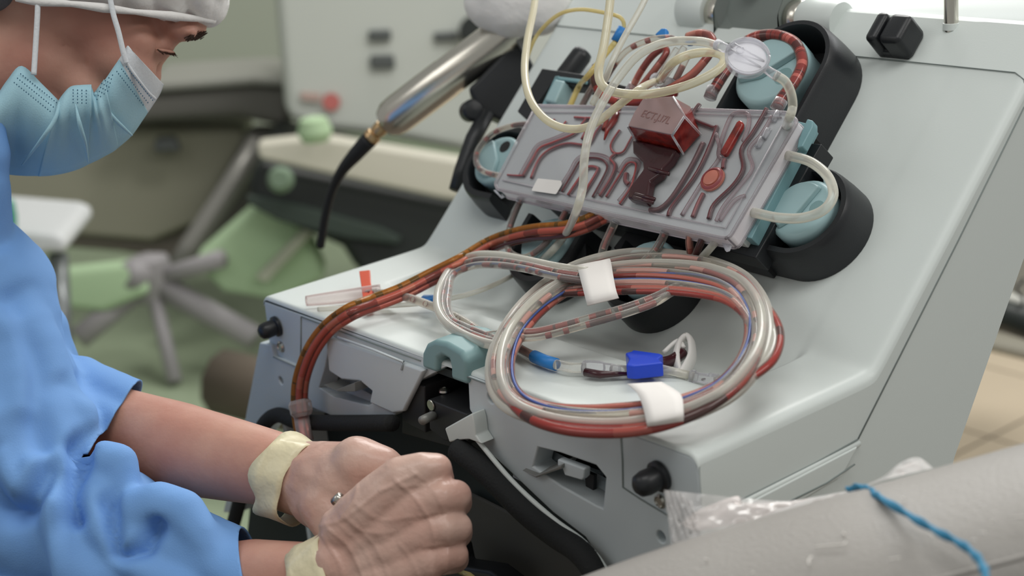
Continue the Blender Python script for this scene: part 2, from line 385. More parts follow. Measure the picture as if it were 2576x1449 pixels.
tag(prism('wall_back', [wc-wp*4.2, wc+wp*4.5, wc+wp*4.5+wdir*.12, wc-wp*4.2+wdir*.12], (0, 0, 2.9), M['wall']), kind='structure')

# ================================================================== MACHINE
mc = thing('apheresis_machine', 'white blood-separation machine with sloping panel of black pump housings and a flat front shelf', 'machine', (.25, .15, -.95))
def zsurf(x, y):
    def smax(a, b, k): return .5*(a+b+np.sqrt((a-b)**2+k*k))
    def ss(t): t = np.clip(t, 0, 1); return t*t*(3-2*t)
    sl = (y-D)*math.tan(A)
    z0 = smax(0*y, sl, .004)-.0005
    zf = -.016*ss((y-.080)/.07)-.004*np.clip((y-.080)/.004, 0, 1)*(y > .08)
    zb = smax(zf, sl, .006)-.001
    mx = ss((x-.060)/.010)*(1-ss((x-.434)/.010)); my = ss((y-.076)/.006)
    z = z0*(1-mx*my)+zb*mx*my
    r = .008
    for e in (x, W-x):
        d = np.clip(r-e, 0, r); z = z-(r-np.sqrt(np.maximum(r*r-d*d, 0)))
    d = np.clip(.003-y, 0, .003); z = z-(.003-np.sqrt(np.maximum(.003**2-d*d, 0)))
    return z
xs = np.unique(np.concatenate([[0, .0004, .0012, .0025, .004, .006, .008], np.linspace(.01, .05, 6), np.linspace(.055, .08, 14), np.linspace(.09, .42, 36), np.linspace(.428, .45, 14), np.linspace(.455, .49, 5), [.492, .494, .496, .4975, .4988, .4996, .5]]))
YT = D+.276*cA
ys = np.unique(np.concatenate([[0, .0003, .001, .002, .003], np.linspace(.006, .072, 10), np.linspace(.075, .09, 12), np.linspace(.095, .14, 14), np.linspace(.142, .185, 30), np.linspace(.19, YT, 20)]))
XX, YY = np.meshgrid(xs, ys, indexing='ij'); G = np.stack([XX, YY, zsurf(XX, YY)], -1)
body = grid('top_shell', G, M['shell'], mc)
eg = G[-1]                                                         # right-hand edge, for the side wall
sidepts = [(p[0], max(p[1], .0016), p[2]) for p in eg[::3]] + [tuple(eg[-1]), (W, YT+.02, eg[-1][2]-.002), (W, .43, .20), (W, .328, .034), (W, .247, -.09), (W, .200, -.20), (W, .185, -.55), (W, .185, -.93), (W, .01, -.93), (W, .01, -.2), (W, .0016, -.13)]
side = prism('side_wall', [(W-.006, p[1], p[2]) for p in sidepts], (.006, 0, 0), M['shell'], mc)
prism('side_wall', [(0, p[1], p[2]) for p in sidepts], (.006, 0, 0), M['shell'], mc)
tz = float(zsurf(np.array(.25), np.array(YT)))
bk = [(YT, tz-.002), (YT+.018, tz-.005), (.427, .198), (.325, .034), (.244, -.09), (.197, -.20), (.182, -.93)]
Gb = np.array([[(x_, p[0], p[1]) for p in bk] for x_ in (.004, W-.004)]); grid('back_shell', Gb, M['shell'], mc, thick=.001)
Gf = np.array([[(x_, YT-.003, tz-.004), (x_, YT+.004, tz+.0015), (x_, YT+.012, tz+.0005), (x_, YT+.020, tz-.004)] for x_ in np.linspace(.002, W-.002, 30)])
grid('ridge_cap', Gf, M['shell'], mc)
# seams
def seam(pts, r=.0005, par=mc): return tube('seam', pts, r, M['seam'], par, raw=True, ns=6)
seam([P(.003, .236, .0004), P(.25, .236, .0004), P(.488, .236, .0004), P(.4965, .232, -.001), P(.4995, .222, -.006)])
seam([X(2576, 269, .5002), X(2413, 600, .5002), X(2158, 1105, .5002)], .0006)
seam([X(2158, 1105, .5002), X(2050, 1165, .5002), X(1855, 1262, .5002), X(1760, 1312, .5002)], .0006)
lip = [X(2160, 1115, .5), X(1985, 1204, .5), X(1845, 1275, .5), X(1765, 1318, .5)]
tube('moulded_lip', lip, .0022, M['shell'], mc, raw=True)
prism('lower_side_panel', [X(2150, 1120, .5), X(2110, 1195, .5), X(1985, 1270, .5), X(1760, 1400, .5), X(1760, 1322, .5)], (.003, 0, 0), M['shell'], mc, .001)
seam([X(2150, 1168, .5032), X(2080, 1215, .5032), X(1985, 1262, .5032)], .0006)
# chamber behind the open front
ch = prism('centrifuge_chamber', [(.006, .04, -.006), (.494, .04, -.006), (.494, .05, -.006), (.006, .05, -.006)], (0, 0, -.4), M['cavity'], mc)
prism('chamber_floor', [(.006, -.02, -.30), (.494, -.02, -.30), (.494, .04, -.30), (.006, .04, -.30)], (0, 0, -.01), M['cavity'], mc)
prism('chamber_roof', [(.006, .004, -.014), (.494, .004, -.014), (.494, .04, -.014), (.006, .04, -.014)], (0, 0, .006), M['cavity'], mc)
prism('door_panel', [F(x, y, -.034) for x, y in ((1180, 1240), (1300, 1300), (1500, 1430), (1560, 1600), (1050, 1650), (1080, 1400))], (0, .004, 0), M['cavity2'], mc, .002)

def fr(pts, o=0, cl=True):
    r_ = []
    for x, y in pts:
        p = F(x, y, o)
        if abs(o) < .0046 and cl:
            p[0] = min(max(p[0], .0008), W-.0008) if y < 860 or x > 1500 else p[0]
            if x >= 1750: p[0] = W-.0008
            e = min(p[0], W-p[0]); dz = .008-math.sqrt(max(.008**2-max(.008-e, 0)**2, 0)) if 0 <= e < .008 else 0
            p[2] = min(p[2], -.0036-dz)
        r_.append(p)
    return r_
# left fascia
rec = prism('c', fr([(803, 868), (822, 872), (822, 930), (858, 958), (934, 985), (926, 1014), (900, 1030), (812, 1008), (776, 985), (792, 930)], .01), (0, .05, 0), M['recess'])
fl_ = prism('front_fascia', fr([(663, 750), (1062, 893), (1122, 914), (1050, 960), (1012, 990), (1008, 1030), (990, 1046), (835, 1046), (752, 1012), (752, 925), (690, 896), (684, 862), (655, 858)]), (0, .018, 0), M['fascia'], mc, .0012)
cut(fl_, [rec])
hole = lathe('c', F(685, 965, .012), (0, 1, 0), [(.0032, 0), (.0032, .02)], M['recess'])
lb = prism('front_fascia', fr([(652, 862), (683, 868), (688, 898), (752, 926), (752, 1012), (742, 1036), (700, 1040), (655, 1100), (600, 1290), (560, 1290), (614, 1062)], .004), (0, .016, 0), M['fascia'], mc, .0015)
cut(lb, [hole])
prism('recess_back', fr([(770, 840), (960, 900), (960, 1060), (765, 1030)], -.024), (0, .003, 0), M['recess'], mc)
prism('recess_floor', [F(776, 986, 0)+[0, .008, .001], F(812, 1009, 0)+[0, .008, .001], F(905, 1031, 0)+[0, .008, .001], F(935, 1010, 0)+[0, .008, .001], F(905, 1036, 0)+[.012, .024, .012], F(776, 990, 0)+[0, .024, .012]], (0, 0, -.002), M['recess'], mc)
fp = prism('latch_flap', fr([(818, 846), (1066, 932), (1014, 1036), (988, 1041), (928, 1014), (934, 984), (905, 960), (858, 955), (826, 934)], .0045), (0, .005, 0), M['fascia'], mc, .002, 3)
tube('flap_rib', fr([(850, 848), (940, 880), (1015, 910), (1010, 930)], .0050), .0010, M['fascia'], fp, raw=True)
prism('slot', fr([(797, 827), (806, 832), (806, 848), (797, 843)], .0006), (0, .003, 0), M['blackmatte'], mc)
prism('latch_lever', fr([(812, 968), (845, 981), (893, 962), (893, 985), (850, 985)], .010), (.002, .016, .0), M['lever'], mc, .0006)
seam(fr([(757, 797), (757, 860), (755, 925)], .0004), .0005); seam(fr([(757, 797), (900, 850), (1058, 908)], .0004), .0005); seam(fr([(688, 898), (754, 927)], .0045), .0006)
# right fascia
rec = prism('c', fr([(1324, 1138), (1380, 1152), (1470, 1184), (1494, 1214), (1487, 1292), (1468, 1284), (1384, 1236), (1312, 1186)], .01), (0, .05, 0), M['recess'])
cs = [lathe('c', F(x, y, .012), (0, 1, 0), [(.0038, 0), (.0038, .02)], M['recess']) for x, y in ((1200, 1015), (1627, 1368))]
rf = prism('front_fascia', fr([(1174, 927), (1500, 1049), (1720, 1130), (1738, 1137), (1747, 1142), (1752, 1150), (1757, 1170), (1760, 1420), (1740, 1620), (1600, 1620), (1546, 1480), (1530, 1440), (1472, 1352), (1390, 1290), (1290, 1195), (1203, 1113), (1193, 1050), (1180, 1032)]), (0, .018, 0), M['fascia'], mc, .0015)
cut(rf, [rec]+cs)
prism('shelf_front_band', fr([(1174, 927), (1500, 1049), (1562, 1072), (1562, 1094), (1500, 1075), (1176, 948)], .002), (0, .002, 0), M['fascia'], mc, .0008)
prism('recess_back', fr([(1300, 1120), (1510, 1190), (1510, 1320), (1290, 1200)], -.026), (0, .003, 0), M['recess'], mc)
prism('recess_floor', [F(1312, 1187, 0)+[0, .008, .001], F(1384, 1237, 0)+[0, .008, .001], F(1468, 1285, 0)+[0, .008, .001], F(1490, 1293, 0)+[0, .008, .001], F(1487, 1296, 0)+[0, .024, .014], F(1312, 1188, 0)+[0, .024, .010]], (0, 0, -.002), M['recess'], mc)
prism('latch_tab', fr([(1402, 1155), (1470, 1180), (1468, 1202), (1462, 1208), (1420, 1196), (1414, 1178), (1402, 1172)], .001), (0, .006, 0), M['fascia'], mc, .001)
prism('latch_lever', fr([(1312, 1184), (1346, 1197), (1412, 1170), (1412, 1180), (1348, 1202)], .004), (0, .014, 0.002), M['lever'], mc, .0006)
prism('slot', fr([(1470, 1186), (1494, 1196), (1492, 1238), (1474, 1226)], -.012), (0, .003, 0), M['blackmatte'], mc)
seam(fr([(1562, 1094), (1566, 1160), (1567, 1226), (1610, 1255), (1672, 1292), (1750, 1335)], .0004), .0006)
seam(fr([(1176, 948), (1300, 995), (1440, 1048), (1562, 1094)], .0024), .0005)
prism('corner_lip', fr([(1118, 1078), (1186, 1040), (1192, 1062), (1196, 1095), (1212, 1118), (1180, 1106), (1150, 1108), (1130, 1114)], .012), (0, .012, 0), M['shell'], mc, .0012)
tube('seal_lip', catmull(fr([(1196, 1100), (1288, 1210), (1388, 1302), (1472, 1366), (1528, 1440), (1560, 1540)], .008), 6), .0018, M['shell'], mc, raw=True)
tube('door_seal', catmull(fr([(1150, 1128), (1215, 1180), (1320, 1285), (1395, 1345), (1455, 1385), (1498, 1440), (1525, 1520)], .012), 8), .0085, M['foam'], mc, raw=True, ns=16)
tube('door_seal', catmull(fr([(988, 1064), (850, 1064), (750, 1060), (698, 1044), (660, 1075), (628, 1160), (600, 1270), (570, 1380)], .012), 8), .0064, M['foam'], mc, raw=True, ns=16)
prism('lower_front', [F(x, y, -.03) for x, y in ((640, 1180), (820, 1180), (820, 1620), (590, 1620))], (0, .006, 0), M['cavity'], mc)
# knobs, screws
for (x, y, k, o_) in ((1662, 1196, 1.0, .0), (698, 820, .86, 0)):
    c = F(x, y, o_); kn = lathe('bumper_knob', c, (-.1, -1, -.1), [(.0100*k, 0), (.0100*k, .003*k), (.0078*k, .004*k), (.0082*k, .012*k), (.0070*k, .017*k), (.004*k, .0195*k), (.0005, .020*k)], M['black'], mc)
for (x, y) in ((1662, 1260), (708, 872)):
    s = lathe('screw', F(x, y, .0), (0, -1, 0), [(.0048, 0), (.0048, .001), (.0036, .0022), (.0028, .0012), (.0005, .0012)], M['steel'], mc, ns=24)
# hinge blocks in the middle of the front
bA = prism('hinge_block', fr([(1010, 950), (1068, 972), (1070, 1090), (1012, 1060)]), (0, .032, 0), M['blackmatte'], mc, .0012)
bB = prism('hinge_block', fr([(1077, 1004), (1174, 1042), (1176, 1100), (1120, 1110), (1080, 1080)], .004), (0, .040, 0), M['blackmatte'], mc, .0012)
bC = prism('hinge_block', fr([(1012, 1040), (1182, 1105), (1150, 1130), (1010, 1090)], -.006), (0, .03, 0), M['blackmatte'], mc, .001)
zA = F(1010, 950)[2]; zB = F(1077, 1004, .004)[2]
for (x, y, z_, par) in ((1034, 946, F(1040, 960)[2]+.0005, bA), (1118, 984, F(1120, 1020, .004)[2]+.0005, bB)):
    c = H(x, y, z_+.0)
    lathe('button_screw', c, (0, 0, 1), [(.0044, 0), (.0040, .0015), (.0024, .0026), (.0014, .0027), (.0012, .0018), (.0003, .0018)], M['steel'], par, ns=24)
sc1 = lathe('crosshead_screw', F(1085, 1019, .0045), (0, -1, 0), [(.0042, 0), (.0042, .0006), (.0038, .0010), (.0004, .0011)], M['steel'], bB, ns=24)
cx = F(1085, 1019, .0058)
tube('pivot_pin', [F(1098, 1042, .0), F(1078, 1050, .012), F(1062, 1058, .020)], .0034, M['lever'], mc, raw=True, ns=18)
# teal guard
gd = prism('tubing_guard', fr([(1059, 926), (1060, 888), (1070, 866), (1090, 856), (1120, 862), (1158, 884), (1172, 908), (1174, 970), (1132, 955), (1132, 925), (1128, 905), (1112, 896), (1100, 905), (1098, 940)], .004, False), (0, .040, .000), M['tealdark'], mc, .0045, 4)
prism('guard_wall', fr([(1096, 885), (1136, 898), (1132, 942), (1098, 932)], -.016), (0, .003, 0), M['tealdark'], gd)

# ------------------------------------------------------------------ pumps on the slope
def pump(cu, cv, th, Ro, Ri, h, tail, rr, rc, seed, tailb=None):
    e = np.array([math.cos(th), math.sin(th)]); f = np.array([-e[1], e[0]]); tb = tail if tailb is None else tailb
    def outline(R, t1, t2, n=26):
        q = [e*t1+f*R] + [e*R*math.cos(a)+f*R*math.sin(a) for a in np.linspace(math.pi/2, 3*math.pi/2, n)] + [e*t2-f*R]; return q
    prof = [(Ro*1.07, 0), (Ro*1.05, h*.35), (Ro*1.0, h*.8), (Ro*.975, h*.93), (Ro*.94, h), (Ri*1.03, h), (Ri, h*.93), (Ri, .002)]
    V = []; n = None
    for R, z_ in prof:
        o_ = outline(R, tail, tb); n = len(o_); V += [P(cu+q[0], cv+q[1], z_) for q in o_]
    k = len(prof)
    Fs = [[i*n+j, i*n+j+1, ((i+1) % k)*n+j+1, ((i+1) % k)*n+j] for i in range(k) for j in range(n-1)]
    Fs += [[i*n for i in range(k)], [i*n+n-1 for i in range(k)][::-1]]
    o = normals(new('pump_housing', V, Fs, M['black'], mc, smooth=True)); es = o.modifiers.new('es', 'EDGE_SPLIT'); es.split_angle = math.radians(35)
    fo = outline(Ri*1.02, tail*.9, tb*.9)
    prism('pump_floor', [P(cu+q[0], cv+q[1], .0003) for q in fo], NS*.004, M['blackmatte'], o)
    c = P(rc[0], rc[1], .004)
    ro = lathe('pump_rotor', c, NS, [(rr*.98, 0), (rr*.98, h*.55), (rr, h*.6), (rr, h*.86), (rr*.93, h*.93), (rr*.86, h*.95), (.0005, h*.95)], M['teal'], o, ns=40)
    # raised half-moon grip on the rotor face
    base = c+NS*h*.94; a0 = seed
    us = [np.array([math.cos(t), math.sin(t)])*rr*.84 for t in np.linspace(a0, a0+math.pi*1.02, 16)]
    us += [np.array([math.cos(a0+math.pi*1.02), math.sin(a0+math.pi*1.02)])*rr*.3+np.array([math.cos(a0-1.2), math.sin(a0-1.2)])*rr*.22]
    bt = [base+np.array([1., 0, 0])*q[0]+VS*q[1] for q in us]
    tp = [base+(np.array([1., 0, 0])*q[0]+VS*q[1])*.93+NS*rr*.2 for q in us]
    prism('rotor_grip', bt, None or (0, 0, 0), M['teal'], o, .0012, 2, top=tp)
    q = np.array([math.cos(a0-.9), math.sin(a0-.9)])*rr*.55
    lathe('rotor_dimple', base+np.array([1., 0, 0])*q[0]+VS*q[1]-NS*.0002, NS, [(rr*.24, 0), (rr*.24, .0007), (.0003, .0009)], M['blackmatte'] if seed == 2.2 else M['tealdark'], o, ns=20)
    return o
pump(.325, .199, -math.pi/2, .0415, .0345, .040, .045, .031, (.318, .192), .6)
pump(.403, .089, math.pi, .0370, .0300, .031, .030, .0245, (.404, .089), 1.1, .045)
lathe('rotor_knob', S(2088, 452, .026), NS, [(.0050, -.004), (.0052, 0), (.0045, .0012), (.0004, .0014)], M['teal'], mc, ns=24)
pump(.290, .019, math.pi/2, .0370, .0290, .030, .018, .0240, (.296, .019), .4)
pump(.178, .018, math.pi/2, .0370, .0290, .030, .022, .0245, (.182, .017), 1.4)
pump(.066, .080, 0, .0370, .0290, .028, .020, .0235, (.068, .081), 2.2)
# rocker plates beside the pumps
def sp(pts, w): return [S(x, y, w) for x, y in pts]
prism('bearing_plate', sp([(1560, 640), (1590, 600), (1640, 590), (1740, 615), (1735, 680), (1600, 660)], .004), NS*.010, M['blackmatte'], mc, .001)
prism('bearing_plate', sp([(1880, 585), (1960, 500), (1990, 520), (1960, 600), (1915, 625)], .006), NS*.016, M['blackmatte'], mc, .001)
tube('guide_rod', [S(1955, 395, .012), S(1995, 440, .012)], .0030, M['chrome'], mc, raw=True)
# ------------------------------------------------------------------ cassette carriage
def pp(pts, w0, w1, name, m, bev=.001, par=mc): return prism(name, [P(u, v, w0) for u, v in pts], NS*(w1-w0), m, par, bev)
pp([(.150, .052), (.385, .046), (.385, .125), (.150, .112)], .001, .018, 'carriage_base', M['blackmatte'])
cbx = pp([(.138, .052), (.392, .044), (.395, .140), (.142, .118)], .018, .036, 'carriage_frame', M['black'])
pp([(.126, .050), (.382, .050), (.380, .146), (.124, .120)], .036, .046, 'holder_plate', M['shell'])
prism('holder_rail', sp([(1990, 300), (2040, 312), (1890, 600), (1855, 592)], .046), -NS*.012, M['tealbar'], mc, .0008)
prism('holder_tab', sp([(2008, 350), (2030, 298), (2044, 302), (2044, 318), (2018, 368), (2004, 372)], .052), -NS*.008, M['tealbar'], mc, .001)
prism('frame_arm', sp([(1384, 192), (1478, 206), (1600, 238), (1600, 262), (1470, 236), (1406, 232), (1345, 318), (1322, 300)], .030), NS*.012, M['black'], mc, .001)
prism('holder_rail', sp([(1402, 196), (1412, 196), (1372, 282), (1362, 282)], .043), NS*.003, M['tealbar'], mc, .0005)
prism('holder_rail', sp([(1402, 196), (1480, 206), (1478, 214), (1402, 204)], .043), NS*.003, M['tealbar'], mc, .0005)
prism('clamp_block', sp([(1420, 222), (1444, 226), (1420, 282), (1392, 276)], .034), NS*.014, M['teal'], mc, .002)
tube('release_handle', [S(1396, 245, .016), S(1425, 190, .018), S(1462, 140, .020), S(1468, 131, .020), S(1471, 127, .020)], [.0095, .0093, .0092, .0082, .0050], M['black'], mc, raw=True, ns=16)
prism('frame_arm', sp([(1560, 700), (1490, 560), (1470, 620), (1420, 700), (1400, 745), (1440, 735), (1500, 690)][1:], .012), NS*.012, M['black'], mc, .001)
# cable clip on the upper band
cl = obox('cable_clip', P(.3735, .2500, .011), ([1, 0, 0], VS, NS), (.0050, .0125, .0125), M['black'], mc, .0035)
obox('clip_jaw', P(.3900, .2500, .011), ([1, 0, 0], VS, NS), (.0098, .0125, .0125), M['black'], cl, .0045)
obox('clip_base', P(.3830, .2500, .003), ([1, 0, 0], VS, NS), (.0140, .0120, .0050), M['black'], cl, .002)
# monitor hinge and pole
hg = prism('monitor_hinge', [P(.196, .250, -.004), P(.266, .250, -.004), P(.266, .258, .016), P(.266, .33, .03), P(.196, .33, .03), P(.196, .258, .016)][::1], (0, 0, -.03), M['greyhinge'], mc, .003)
lathe('hinge_disc', P(.231, .285, .0225), NS, [(.014, 0), (.014, .002), (.0005, .0022)], M['greyhinge'], hg)
for u0, u1, m_, r_ in ((.150, .180, M['shell'], .020), (.180, .196, M['chrome'], .015), (.266, .279, M['chrome'], .015), (.279, .315, M['shell'], .0165)):
    lathe('hinge_barrel', P(u0, .268, -.004), (1, 0, 0), [(r_*.92, 0), (r_, (u1-u0)*.12), (r_, (u1-u0)*.88), (r_*.92, (u1-u0))], m_, mc)
pb = S(2393, 58, 0); lathe('drip_pole', pb-[0, 0, .05], (0, 0, 1), [(.0052, 0), (.0052, .6), (.004, .602)], M['chrome'], mc)
lathe('pole_collar', pb-[0, 0, .0005], (0, 0, 1), [(.0062, -.004), (.0060, .0006), (.0054, .0008)], M['shell'], mc)
# left side: black sealer bracket with lever
br = prism('sealer_bracket', [Q(x, y, 1.545) for x, y in ((1196, 205), (1296, 100), (1325, 130), (1368, 212), (1330, 262), (1306, 305), (1262, 304), (1206, 280), (1176, 222))], -CF*-.05, M['black'], mc, .004)
prism('bracket_plate', [Q(x, y, 1.535) for x, y in ((1285, 78), (1330, 40), (1345, 90), (1330, 150), (1312, 125))], CF*.02, M['lever'], mc, .002)
tube('bracket_lever', [Q(1225, 285, 1.53), Q(1190, 350, 1.52), Q(1160, 430, 1.515), Q(1146, 478, 1.51)], [.0075, .0075, .0068, .0064], M['black'], mc, raw=True, ns=14)
lathe('bracket_knob', Q(1188, 278, 1.53), CR*.3-CF, [(.010, -.01), (.0105, .004), (.008, .007), (.0005, .008)], M['black'], mc)

# ================================================================== CASSETTE
def c1(x, y, w): return S(1100+x/2.1955, y/2.1955, w)
cs_ = thing('tubing_cassette', 'clear flat tubing cassette with blood channels and a red reservoir, clipped on the sloping panel', 'cassette', tuple(P(.25, .085, .046)))
def roundpoly(pts, r, n=4):
    p = [np.array(q, float) for q in pts]; out = []
    for i in range(len(p)):
        a, b, c = p[i-1], p[i], p[(i+1) % len(p)]; u = (a-b)/np.linalg.norm(a-b); v = (c-b)/np.linalg.norm(c-b)
        for k in range(n+1):
            t = k/n; out.append((b+u*r)*(1-t)**2+2*b*t*(1-t)+(b+v*r)*t*t)
    return out
tp = [(1350, 266), (1700, 274), (1984, 284), (2006, 306), (1836, 596), (1822, 600), (1500, 532), (1252, 476), (1246, 462)]
TT = [S(x, y, .060) for x, y in tp]
tray = prism('tray', roundpoly(TT, .003), -NS*.0012, M['tray'], cs_)
rim = roundpoly(TT, .003); tube('tray_rim', rim+[rim[0]], .0015, M['trayrim'], cs_, raw=True, ns=8)
lo = [q-NS*.013 for q in rim]
wall = [[rim[i], lo[i]] for i in range(len(rim))]+[[rim[0], lo[0]]]
grid('tray_wall', wall, M['trayrim'], cs_)
tube('tray_foot', lo+[lo[0]], .0012, M['trayrim'], cs_, raw=True, ns=8)
tube('tray_rib', [S(x, y, .0605) for x, y in ((1264, 452), (1500, 506), (1700, 548), (1826, 574), (1968, 316))], .0007, M['trayrim'], cs_, raw=True, ns=6)
tube('tray_rib', [S(x, y, .0605) for x, y in ((1362, 282), (1700, 284), (1966, 296))], .0007, M['trayrim'], cs_, raw=True, ns=6)
CHN = [
 ('bloodline', .0011, [(475, 975), (530, 880), (570, 820), (640, 790), (760, 740), (800, 690), (830, 650)]),
 ('bloodline', .0011, [(520, 985), (560, 890), (620, 830), (720, 795), (830, 800), (880, 730), (910, 690)]),
 ('bloodline', .0008, [(390, 968), (440, 972), (480, 972)]),
 ('bloodline', .0010, [(760, 650), (820, 655), (850, 665), (800, 770)]),
 ('channeldark', .0009, [(690, 1060), (750, 960), (790, 895), (840, 875), (900, 880), (935, 905), (935, 950), (860, 1090)]),
 ('bloodline', .0012, [(725, 1080), (800, 970), (835, 925), (885, 930), (880, 960), (800, 1090)]),
 ('bloodline', .0009, [(1010, 720), (965, 790), (965, 830), (990, 850), (1030, 840), (1060, 790), (1085, 745)]),
 ('bloodline', .0012, [(990, 850), (960, 880), (985, 920), (960, 990), (900, 1085)]),
 ('bloodline', .0010, [(935, 1090), (1010, 970), (1055, 905), (1100, 910), (1090, 980), (1070, 1040), (1010, 1130)]),
 ('bloodline', .0016, [(1045, 960), (1042, 1000), (1060, 1020)]),
 ('channeldark', .0013, [(1278, 1195), (1300, 1140), (1440, 950), (1540, 720), (1520, 705), (1412, 652), (1450, 575)]),
 ('channeldark', .0016, [(1175, 1160), (1230, 1155), (1300, 1090), (1400, 930), (1470, 790)]),
 ('channel', .0016, [(1580, 880), (1555, 860), (1560, 810), (1600, 690), (1640, 628), (1715, 630), (1718, 700), (1690, 780)]),
 ('bloodline', .0013, [(1580, 930), (1582, 900), (1590, 880)]),
 ('channeldark', .0013, [(1500, 1210), (1530, 1130), (1640, 1020), (1690, 930), (1680, 830), (1740, 740), (1800, 640), (1820, 600)]),
 ('bloodline', .0014, [(1412, 1200), (1440, 1130), (1470, 1070)]),
 ('channel', .0014, [(1540, 1220), (1580, 1140), (1660, 1040), (1740, 930), (1720, 830), (1790, 740), (1850, 640)]),
 ('channel', .0015, [(1350, 1190), (1480, 980), (1560, 860), (1540, 740)]),
 ('channel', .0013, [(455, 970), (510, 870), (555, 800), (640, 765), (760, 715)]),
 ('channel', .0013, [(665, 1050), (730, 950), (770, 880), (830, 850), (920, 860), (960, 900), (955, 960), (890, 1070)]),
 ('channel', .0013, [(1000, 1110), (1060, 1030), (1115, 900), (1050, 880), (1000, 950)]),
 ('channel', .0014, [(1110, 800), (1120, 850), (1160, 890), (1165, 930), (1150, 950)]),
 ('channel', .0014, [(1560, 1220), (1640, 1110), (1700, 1080)]),
 ('bloodline', .0008, [(640, 672), (652, 660)]), ('bloodline', .0008, [(700, 690), (715, 672)]),
]
for mn, r_, pts in CHN:
    q = catmull([c1(x, y, .0608) for x, y in pts], 5)
    if mn == 'channel': tube('channel_ridge', q, r_, M['channel'], cs_, raw=True, ns=8)
    else:
        e = tube('channel', q+NS*.0001, r_*1.4, M['channel'], cs_, raw=True, ns=8)
        tube('liquid_column', q+NS*.0008, r_*.85, M[mn], e, raw=True, ns=8)
dc = c1(1520, 990, .0612)
d1 = lathe('bubble_chamber', dc, NS, [(.0098, -.001), (.0096, .0008), (.0075, .0016), (.0003, .0018)], M['bloodpink'], cs_, ns=36)
lathe('chamber_ring', dc, NS, [(.0096, .0005), (.0085, .0022), (.0074, .0026), (.0070, .0016), (.0003, .0017)], M['bloodline'], d1, ns=36)
lathe('chamber_dome', dc+NS*.001, NS, [(.0066, .0), (.0060, .0018), (.0045, .0022), (.0003, .0022)], M['bloodpink'], d1, ns=36)
prism('filter_stick', [c1(x, y, .061) for x, y in ((1578, 850), (1668, 690), (1685, 678), (1700, 688), (1698, 710), (1612, 866), (1596, 874), (1580, 866))], NS*.004, M['bloodred'], cs_, .0010)
# reservoir
bot = [S(x, y, .061) for x, y in ((1603, 361), (1719, 388), (1764, 339), (1738, 268), (1640, 262), (1606, 300))]
top = [S(x, y, .085) for x, y in ((1580, 319), (1691, 341), (1722, 293), (1694, 244), (1618, 252), (1597, 285))]
rv = prism('reservoir', bot, (0, 0, 0), M['bloodred'], cs_, .0010, 2, top=top)
tq = [S(x, y, .0865) for x, y in ((1580, 317), (1690, 339), (1721, 291), (1693, 242), (1617, 250), (1596, 283))]
lid = prism('reservoir_lid', [q-NS*.0012 for q in tq], NS*.0016, M['bloodpink'], rv, .0006)
M['bloodpink2'] = mat('reservoir_lid_plastic', rgb(162, 136, 136), .3, coat=.4, var=.1, vscale=40); lid.data.materials[0] = M['bloodpink2']
for pts in (((1694, 244), (1722, 293), (1764, 339)), ((1691, 341), (1719, 388)), ((1580, 319), (1603, 361)), ((1722, 293), (1691, 341))):
    tube('reservoir_edge', [S(x, y, w_) for (x, y), w_ in zip(pts, (.0868, .0860, .066) if len(pts) == 3 else ((.086, .064) if pts[1] in ((1719, 388), (1603, 361)) else (.0868, .0868)))], .0009, M['clearhard'], rv, raw=True, ns=8)
nk = prism('reservoir_neck', [S(x, y, .0600) for x, y in ((1604, 364), (1716, 390), (1700, 418), (1682, 436), (1676, 452), (1650, 470), (1640, 524), (1592, 512), (1598, 486), (1632, 440), (1630, 420), (1606, 398))], NS*.008, M['blooddark'], cs_, .0018, 3)
for (a_, b_) in (((1594, 496), (1644, 510)), ((1598, 488), (1648, 502)), ((1632, 424), (1684, 438))):
    tube('neck_ring', [S(*a_, .067), S((a_[0]+b_[0])/2, (a_[1]+b_[1])/2, .0695), S(*b_, .067)], .0016, M['blooddark'], nk, ns=8)
fc = bpy.data.curves.new('embossed_lettering', 'FONT'); fc.body = 'ECT.J.I7L'; fc.size = .0085; fc.extrude = .00015
fo = bpy.data.objects.new('embossed_lettering', fc); COL.objects.link(fo)
ex = (S(1705, 305, .0868)-S(1608, 278, .0868)); ex /= np.linalg.norm(ex); ey = np.cross(NS, ex)
mt = Matrix([[ex[0], ey[0], NS[0], 0], [ex[1], ey[1], NS[1], 0], [ex[2], ey[2], NS[2], 0], [0, 0, 0, 1]])
bpy.context.view_layer.update(); me_ = bpy.data.meshes.new_from_object(fo.evaluated_get(bpy.context.evaluated_depsgraph_get()))
bpy.data.objects.remove(fo, do_unlink=True)
lw = np.array([(mt @ v.co)[:] for v in me_.vertices]); lw = lw + S(1610, 292, .0871)
new('embossed_lettering', lw, [list(p.vertices) for p in me_.polygons], mat('lettering', rgb(142, 108, 106), .5), rv)
# paper label on the tray
prism('label', roundpoly([S(x, y, .0625) for x, y in ((1337, 480), (1353, 449), (1412, 455), (1414, 464), (1399, 489))], .0015), NS*.0003, M['paper'], cs_)
